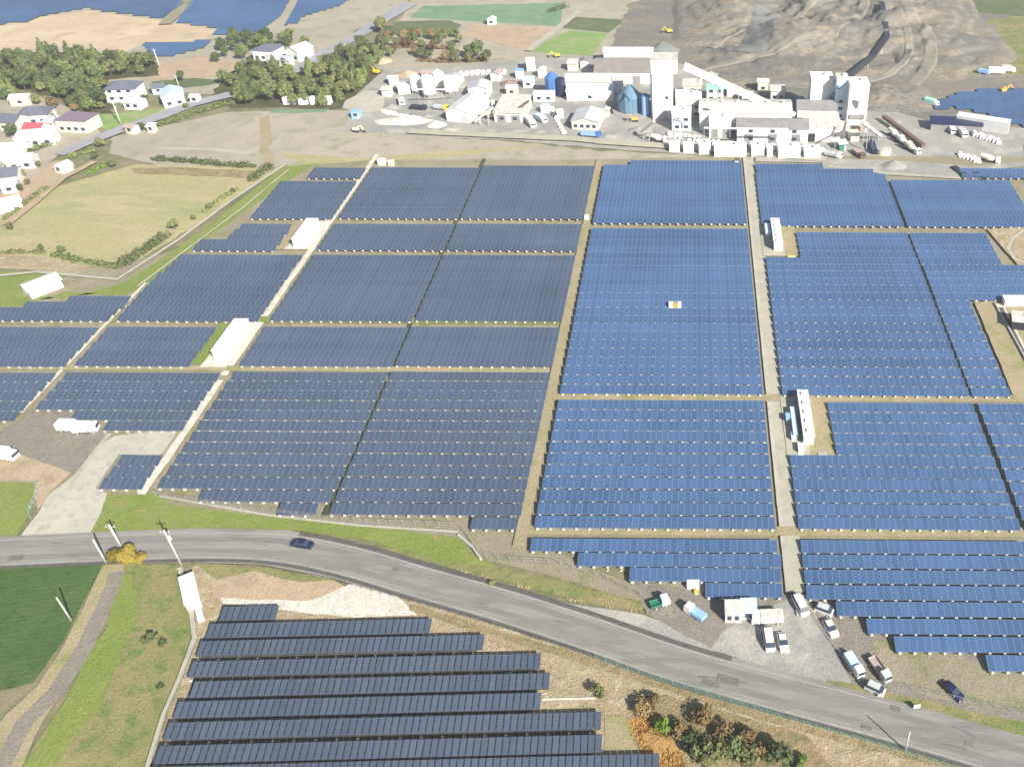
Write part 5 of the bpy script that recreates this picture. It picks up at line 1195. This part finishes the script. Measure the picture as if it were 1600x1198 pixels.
# ------------------------------------------------------------------ vegetation
def leaf_cloud(blobs, n, size, mat, rr, flat=1.0):
    mb = MB(); tot = sum(b[3]**2 for b in blobs); vs = []; fs = []
    for (cx, cy, cz, r) in blobs:
        for i in range(max(4, int(n*r*r/tot))):
            d = Vector((rr.gauss(0, 1), rr.gauss(0, 1), rr.gauss(0, 1))).normalized(); q = r*(rr.random()**.35)*(1+.2*noise.noise(d*2.3+Vector((cx, cy, cz))))
            p = Vector((cx, cy, cz))+Vector((d.x*q, d.y*q, d.z*q*flat))
            nrm = (d+Vector((rr.uniform(-.7, .7), rr.uniform(-.7, .7), rr.uniform(-.3, .9)))).normalized()
            u = nrm.orthogonal().normalized(); u = Matrix.Rotation(rr.uniform(0, 2*pi), 3, nrm) @ u; v = nrm.cross(u)
            s = size*rr.uniform(.6, 1.3); k = len(vs)
            vs += [tuple(p-u*s-v*s*.5), tuple(p+u*s*.3-v*s*.8), tuple(p+u*s+v*s*.3), tuple(p-u*s*.2+v*s*.9)]
            fs.append((k, k+1, k+2, k+3))
    mb.add(vs, fs, mat); return mb
def tree_proto(h, r, mat, seed, n=520, kind='round', name='tree'):
    rr = random.Random(seed); t = MB(); th = h*.42
    lean = Vector((rr.uniform(-.3, .3), rr.uniform(-.3, .3), 0))
    t.bar((0, 0, 0), lean*.5+Vector((0, 0, th)), .045*h/1.6, M_WOOD, 7, .03*h/1.6)
    blobs = []
    if kind == 'cone':
        for i in range(7):
            q = i/6; blobs.append((rr.uniform(-.2, .2), rr.uniform(-.2, .2), h*(.25+.7*q), r*(1.0-.8*q)))
        t.bar((0, 0, th), (0, 0, h*.92), .02*h, M_WOOD, 5, .03)
    else:
        for i in range(9):
            a = rr.uniform(0, 2*pi); q = rr.uniform(.25, .68)*r; z = h*rr.uniform(.48, .84)
            blobs.append((q*cos(a), q*sin(a), z, r*rr.uniform(.32, .52)))
            t.bar(lean*.5+Vector((0, 0, th*rr.uniform(.7, 1))), (q*cos(a)*.8, q*sin(a)*.8, z), .014*h, M_WOOD, 4, .03)
        blobs.append((0, 0, h*.8, r*.5))
    c = leaf_cloud(blobs, n, .42*(h/9)**.5, mat, rr)
    return (t.mesh('trunk'), c.mesh('crown'))
PRO = {}
for nm, mt in (('green', L_GREEN), ('olive', L_OLIVE), ('dark', L_DARK), ('brown', L_BROWN)):
    PRO[nm] = [tree_proto(8.5, 3.6, mt, 100+i+hash(nm) % 1 * 0+len(nm)*7, 900) for i in range(3)]
PRO['cone'] = [tree_proto(10, 2.8, L_GREEN, 60+i, 900, 'cone') for i in range(3)]
PRO['yellow'] = [tree_proto(2.6, 2.3, L_YEL, 80+i, 3000) for i in range(2)]
PRO['shrub'] = [tree_proto(2.2, 1.5, L_DARK, 90+i, 420) for i in range(3)]
PRO['shrubo'] = [tree_proto(2.4, 1.6, L_OLIVE, 95+i, 420) for i in range(3)]
PRO['shrubb'] = [tree_proto(2.0, 1.6, L_BROWN, 195+i, 420) for i in range(3)]
PRO['shrubg'] = [tree_proto(2.0, 1.5, L_BRIGHT, 295+i, 420) for i in range(3)]
def tree(kind, p, s, label, group=None, name='tree', cat='tree'):
    tr, cr = R.choice(PRO[kind]); e = empty(name, p, R.uniform(0, 2*pi), label, cat, group)
    e.scale = (s*R.uniform(.9, 1.15), s*R.uniform(.9, 1.15), s*R.uniform(.85, 1.15))
    link('trunk', tr, e); link('crown', cr, e); return e
label_kinds = {'green': 'round green tree', 'olive': 'pale olive tree', 'dark': 'dark evergreen tree', 'cone': 'pointed conifer', 'brown': 'brown leaved tree'}
def wood(poly, spacing, kinds, s0, s1, label, group, name='tree', cat='tree', lim=400, avoid=()):
    P = [(at(*p).x, at(*p).y) for p in poly]; x0 = min(p[0] for p in P); x1 = max(p[0] for p in P); y0 = min(p[1] for p in P); y1 = max(p[1] for p in P)
    y = y0; r = 0; n = 0
    while y < y1:
        x = x0+(r % 2)*spacing/2
        while x < x1:
            X = x+R.uniform(-.35, .35)*spacing; Y = y+R.uniform(-.35, .35)*spacing
            if in_poly(X, Y, P) and n < lim:
                k = R.choice(kinds); tree(k, (X, Y, 0), R.uniform(s0, s1), label(label_kinds[k], (X-x0)/(x1-x0), (Y-y0)/(y1-y0)), group, name, cat); n += 1
            x += spacing
        y += spacing*.9; r += 1
    return n
n1 = wood([(-40, 92), (60, 90), (185, 92), (238, 102), (236, 122), (170, 126), (160, 148), (176, 176), (128, 178), (92, 160), (45, 145), (-40, 160)], 6.0, ['green', 'green', 'olive', 'dark', 'cone'], .55, .95,
          lambda k, u, v: '%s %s in the village wood, %s' % (k, 'on the near side' if v < .36 else 'in the middle' if v < .68 else 'on the far side', 'at the frame edge' if u < .28 else 'above the rusty bush' if u < .5 else 'beside the slate roof' if u < .75 else 'behind the slate roof'), 'trees of the wood behind the village')
n2 = wood([(352, 130), (398, 108), (470, 122), (520, 96), (590, 70), (625, 62), (612, 92), (575, 122), (565, 150), (530, 168), (440, 166), (360, 168)], 6.2, ['green', 'olive', 'green', 'cone'], .5, .9,
          lambda k, u, v: '%s %s in the roadside wood, %s' % (k, 'on the near side' if v < .33 else 'in the middle' if v < .62 else 'on the far side', 'near the village road' if u < .25 else 'above the white containers' if u < .5 else 'below the road bend' if u < .75 else 'next to the yellow excavator'), 'trees of the wood beside the through road')
n3 = wood([(330, 78), (400, 60), (440, 58), (490, 72), (476, 82), (445, 78), (395, 82), (385, 96), (345, 90)], 6.5, ['dark', 'green'], .6, .85,
          lambda k, u, v: '%s behind the farmhouses, %s' % (k, 'by the tip of the sandy field' if u < .35 else 'above the grey roofed farmhouse' if u < .65 else 'above the pale roofed farmhouse'), 'trees behind the farmhouses')
n4 = wood([(600, 62), (700, 60), (740, 72), (770, 100), (740, 108), (650, 92), (600, 88)], 7.5, ['olive', 'brown', 'green'], .5, .75,
          lambda k, u, v: '%s in the scrub behind the silos, %s' % (k, 'by the wood edge' if u < .33 else 'in the middle' if u < .66 else 'near the tall dark tree'), 'trees in the scrub behind the silos')
n5 = wood([(590, 52), (720, 56), (730, 62), (600, 64)], 6, ['green', 'brown'], .4, .55, lambda k, u, v: 'small %s below the dark crop field, %s' % (k, 'at its left end' if u < .4 else 'at its middle' if u < .7 else 'at its right end'), 'small trees below the crop field')
tree('dark', at(748, 92), .95, 'tall dark tree standing alone above the white bulk bags')
tree('olive', at(598, 52), .9, 'pale green tree at the bend of the through road')
tree('green', at(612, 62), .8, 'green tree just below the road bend tree')
# village trees and hedges
for (x, y, k, s, lab) in ((22, 215, 'dark', .55, 'dark garden tree left of the red roof'), (60, 165, 'green', .5, 'green garden tree above the grey roofed house'), (86, 170, 'shrubb', 1.8, 'rust brown bush at the top of the village'),
                          (10, 160, 'dark', .6, 'dark tree on the frame edge above the village'), (158, 232, 'olive', .45, 'olive tree beside the bare lot corner'), (150, 250, 'green', .35, 'low green tree near the pinkish heap'), (178, 262, 'green', .35, 'round bush at the pale field corner'),
                          (222, 205, 'dark', .35, 'dark bush between the road huts'), (36, 300, 'dark', .35, 'dark bush beside the white village shed'), (45, 290, 'brown', .3, 'brown bush beside the bare plot'), (275, 360, 'green', .42, 'round dark bush halfway along the field hedge'),
                          (304, 345, 'green', .22, 'tiny bush near the field hedge'), (328, 328, 'dark', .24, 'small dark tree high on the field hedge'), (365, 302, 'dark', .22, 'small dark tree at the top of the field hedge'),
                          (66, 392, 'green', .26, 'small bush at the lower left field corner'), (98, 396, 'green', .3, 'bush beside the gap in the field hedge'), (285, 128, 'green', .5, 'green tree right of the pale blue roofed house'),
                          (340, 98, 'dark', .6, 'dark tree at the tip of the sandy field'), (18, 360, 'olive', .3, 'olive bush on the frame edge')):
    tree(k, at(x, y), s, lab, None, 'tree' if s > .4 else 'bush', 'tree' if s > .4 else 'bush')
for (x, y, k, s_, lab) in ((50, 244, 'green', .35, 'green garden bush below the white workshop'), (88, 222, 'dark', .35, 'dark garden bush right of the white workshop'), (146, 198, 'green', .4, 'green bush on the right wall of the cream house'), (84, 190, 'olive', .4, 'olive garden tree between the grey and purple roofs'), (120, 176, 'brown', .45, 'brown tree above the purple brown roof'),
                           (228, 160, 'dark', .4, 'dark bush between the two slate roofs'), (160, 172, 'green', .4, 'green bush at the left wall of the slate roofed house'), (38, 278, 'olive', .35, 'olive bush by the pale grey roofed house'), (62, 262, 'green', .3, 'green bush on the lane above the bare plot'), (292, 172, 'green', .35, 'green bush beside the white hut at the junction'),
                           (444, 104, 'dark', .4, 'dark bush between the two farmhouses'), (392, 102, 'green', .45, 'green bush left of the grey roofed farmhouse')):
    tree(k, at(x, y), s_, lab, None, 'bush', 'bush')
def hedge(label, pts, h, wd, mat, dens=60, name='hedge'):
    P = [at(*p) for p in pts]; rr = random.Random(len(label)); bl = []; o = P[0].copy()
    for a, b in zip(P, P[1:]):
        n = max(1, int((b-a).length/1.2))
        for i in range(n):
            q = a.lerp(b, (i+rr.uniform(.2, .8))/n)-o; s = rr.uniform(.65, 1.25)
            bl.append((q.x+rr.uniform(-.3, .3), q.y+rr.uniform(-.3, .3), h*.45*s, wd*.62*s))
    e = empty(name, o, 0, label, 'hedge')
    leaf_cloud(bl, dens*len(bl), .3, mat, rr, h/wd*.85).build('foliage', e, kind='stuff')
    st = MB()
    for b in bl[::3]: st.bar((b[0], b[1], 0), (b[0], b[1], b[2]), .05, M_WOOD, 4)
    st.build('stems', e, kind='stuff'); return e
hedge('thick green hedge along the lower side of the pale field', [(188, 420), (215, 402), (240, 385), (262, 370)], 2.4, 3.6, L_GREEN)
hedge('low hedge at the near edge of the pale field', [(84, 400), (130, 410), (188, 420)], 1.6, 2.0, L_GREEN)
hedge('short hedge at the left corner of the pale field', [(-30, 396), (30, 396), (72, 396)], 1.2, 1.4, L_OLIVE)
hedge('low hedge between the pale field and the tan lot', [(238, 250), (300, 254), (355, 260), (400, 262)], 1.8, 2.4, L_GREEN)
hedge('bushy end of the hedge beside the corner of the solar rows', [(392, 285), (405, 275), (425, 262)], 2.2, 3, L_GREEN)
hedge('scrubby hedge at the right tip of the pale field', [(318, 333), (340, 315), (372, 298)], 1.2, 1.6, L_OLIVE)
hedge('hedge along the far side of the village road', [(250, 198), (300, 180), (365, 162), (385, 160)], 2.0, 2.6, L_GREEN)
hedge('hedge between the village road and the white shed', [(95, 252), (125, 243), (150, 236)], 1.8, 2.2, L_GREEN)
hedge('long hedge beside the greenhouse', [(10, 345), (40, 322), (72, 298)], 1.6, 2.2, L_OLIVE)
hedge('green bank hedge below the workshop', [(52, 238), (72, 228), (90, 226)], 1.8, 3, L_GREEN)
hedge('green hedge in the lane at the foot of the tan lot', [(140, 272), (160, 262), (182, 256)], 1.5, 2.2, L_BRIGHT)
hedge('dark hedge line behind the mint coloured crop field', [(860, 20), (885, 12)], 2.5, 3, L_DARK)
hedge('brown hedge between the tan fields', [(600, 78), (640, 74), (700, 78)], 2, 3, L_BROWN, 50)
hedge('brown hedge below the first one in the tan fields', [(655, 96), (700, 98), (760, 96)], 1.8, 3, L_BROWN, 50)
# yellow bushes at the road corner
tree('yellow', at(188, 874), .8, 'bright yellow leaved bush under the white pole', None, 'bush', 'bush')
tree('yellow', at(204, 873), 1.0, 'mustard yellow bush in the middle of the roadside clump', None, 'bush', 'bush')
tree('yellow', at(219, 876), .6, 'smaller ochre bush at the end of the roadside clump', None, 'bush', 'bush')
# scrub at the lower right and on the slope
for (x, y, k, s, lab) in ((1036, 1140, 'shrubg', 1.1, 'bright green bush above the orange soil'), (1060, 1150, 'shrubb', 1.1, 'brown bush right of the bright green one'), (1082, 1165, 'shrub', 1.3, 'dark bush at the foot of the orange soil'),
                          (1100, 1182, 'shrubo', 1.5, 'olive bush low on the scrub slope'), (1120, 1190, 'shrubo', 1.5, 'second olive bush low on the scrub slope'), (1145, 1176, 'shrub', 1.5, 'large dark bush in the middle of the scrub'), (1168, 1188, 'shrubo', 1.4, 'olive bush beside the large dark bush'),
                          (1190, 1182, 'shrubb', 1.2, 'brown bush near the scrub end'), (1215, 1190, 'shrub', 1.4, 'dark bush at the scrub end'), (1250, 1196, 'shrubg', .9, 'green tuft at the last dark bush'), (1095, 1130, 'shrubb', 1.3, 'brown bush on the upper scrub'),
                          (1130, 1145, 'shrubb', 1.2, 'brown bush in the upper middle of the scrub'), (1165, 1158, 'shrubb', 1.1, 'brown bush at the upper scrub end'), (1000, 1112, 'shrubb', 1.2, 'brown bush above the orange soil tip'), (1022, 1102, 'shrubb', 1.1, 'brown bush nearest to the slope top'),
                          (228, 1004, 'shrub', .55, 'dark shrub, first in the grass slope clump'), (240, 1000, 'shrub', .7, 'dark shrub, middle one in the grass slope clump'), (256, 1008, 'shrub', .5, 'dark shrub, last in the grass slope clump'), (252, 1074, 'shrub', .4, 'small dark shrub alone on the grass slope'),
                          (768, 914, 'shrubo', .5, 'small olive bush on the verge above the road'), (935, 1088, 'shrubo', .8, 'olive bush at the end of the pale pipe rail')):
    tree(k, at(x, y), s, lab, None, 'bush', 'bush')
# grass tufts: uncountable
def tufts(name, poly, n, mat, s0, s1, seed):
    rr = random.Random(seed); P = [(at(*p).x, at(*p).y) for p in poly]; x0 = min(p[0] for p in P); x1 = max(p[0] for p in P); y0 = min(p[1] for p in P); y1 = max(p[1] for p in P)
    vs = []; fs = []; c = 0; tr = 0
    while c < n and tr < n*8:
        tr += 1; x = rr.uniform(x0, x1); y = rr.uniform(y0, y1)
        if not in_poly(x, y, P) or noise.noise(Vector((x*.25, y*.25, seed))) < -.05: continue
        c += 1; s = rr.uniform(s0, s1)
        for k in range(5):
            a = rr.uniform(0, 2*pi); d = Vector((cos(a), sin(a), 0)); q = Vector((-d.y, d.x, 0)); i = len(vs); b = Vector((x, y, 0))+d*s*.1
            vs += [tuple(b-q*s*.3), tuple(b+q*s*.3), tuple(b+d*s*.7+Vector((0, 0, s*rr.uniform(.5, 1))))]; fs.append((i, i+1, i+2))
    mb = MB(); mb.add(vs, fs, mat); o = mb.build(name); o['kind'] = 'stuff'; return o
tag(tufts('dry_grass', [(860, 1012), (980, 1050), (1200, 1118), (1480, 1192), (1500, 1230), (1260, 1200), (1100, 1110), (1000, 1085), (940, 1110), (868, 1060)], 6000, mat_leaf('straw', (.36, .28, .17), (.50, .41, .27), .05), .2, .45, 1), 'dry straw coloured grass on the slope below the road', 'grass')
tag(tufts('grass_tufts', [(196, 890), (284, 890), (302, 1000), (236, 1188), (50, 1188), (180, 960)], 4500, mat_leaf('tuft_olive', (.10, .13, .035), (.25, .22, .10), .05), .2, .5, 2), 'olive grass tufts on the slope beside the farm track', 'grass')
tag(tufts('dry_grass', [(780, 905), (1000, 952), (1000, 958), (900, 942), (700, 888)], 1200, MATS['straw'], .2, .5, 3), 'dry grass on the verge above the road', 'grass')
tag(tufts('green_grass', [(168, 778), (242, 776), (560, 826), (710, 842), (735, 880), (560, 840), (300, 828), (145, 834)], 3500, mat_leaf('tuft_green', (.14, .20, .04), (.24, .28, .08), .05), .15, .35, 4), 'bright green grass on the verge along the fence', 'grass')
tag(tufts('dry_grass', [(640, 950), (860, 1014), (860, 1055), (760, 1000), (672, 968)], 1500, MATS['straw'], .25, .6, 5), 'straw coloured grass between the road and the charcoal rows', 'grass')
tag(tufts('golden_grass', [(978, 1126), (1002, 1116), (1036, 1138), (1068, 1180), (1066, 1215), (1020, 1215), (1000, 1165)], 1500, mat_leaf('golden', (.26, .15, .04), (.50, .31, .10), .05), .35, .9, 6), 'golden brown dead grass over the orange soil', 'grass')
tag(tufts('dry_grass', [(985, 1098), (1040, 1088), (1120, 1110), (1260, 1150), (1300, 1200), (1100, 1200), (1040, 1130)], 2600, mat_leaf('scrub_brown', (.20, .155, .08), (.36, .29, .16), .05), .25, .6, 8), 'brown scrub grass between the bushes at the lower edge', 'grass')
print('rows', NROW[0], 'trees', n1, n2, n3, n4, n5, 'objects', len(bpy.data.objects))

# ------------------------------------------------------------------ the air
hz = MB().box((20, 290, -1), (1500, 900, H+6), M_WHITE).mesh('haze')
hz.materials.clear(); hm = bpy.data.materials.new('haze'); hm.use_nodes = True; t = hm.node_tree; t.nodes.remove(t.nodes['Principled BSDF'])
pv = t.nodes.new('ShaderNodeVolumePrincipled'); pv.inputs['Color'].default_value = (.92, .94, .97, 1); pv.inputs['Density'].default_value = HAZE; pv.inputs['Anisotropy'].default_value = .2
t.links.new(pv.outputs[0], t.nodes['Material Output'].inputs['Volume']); hz.materials.append(hm)
o = link('haze', hz); o['kind'] = 'stuff'
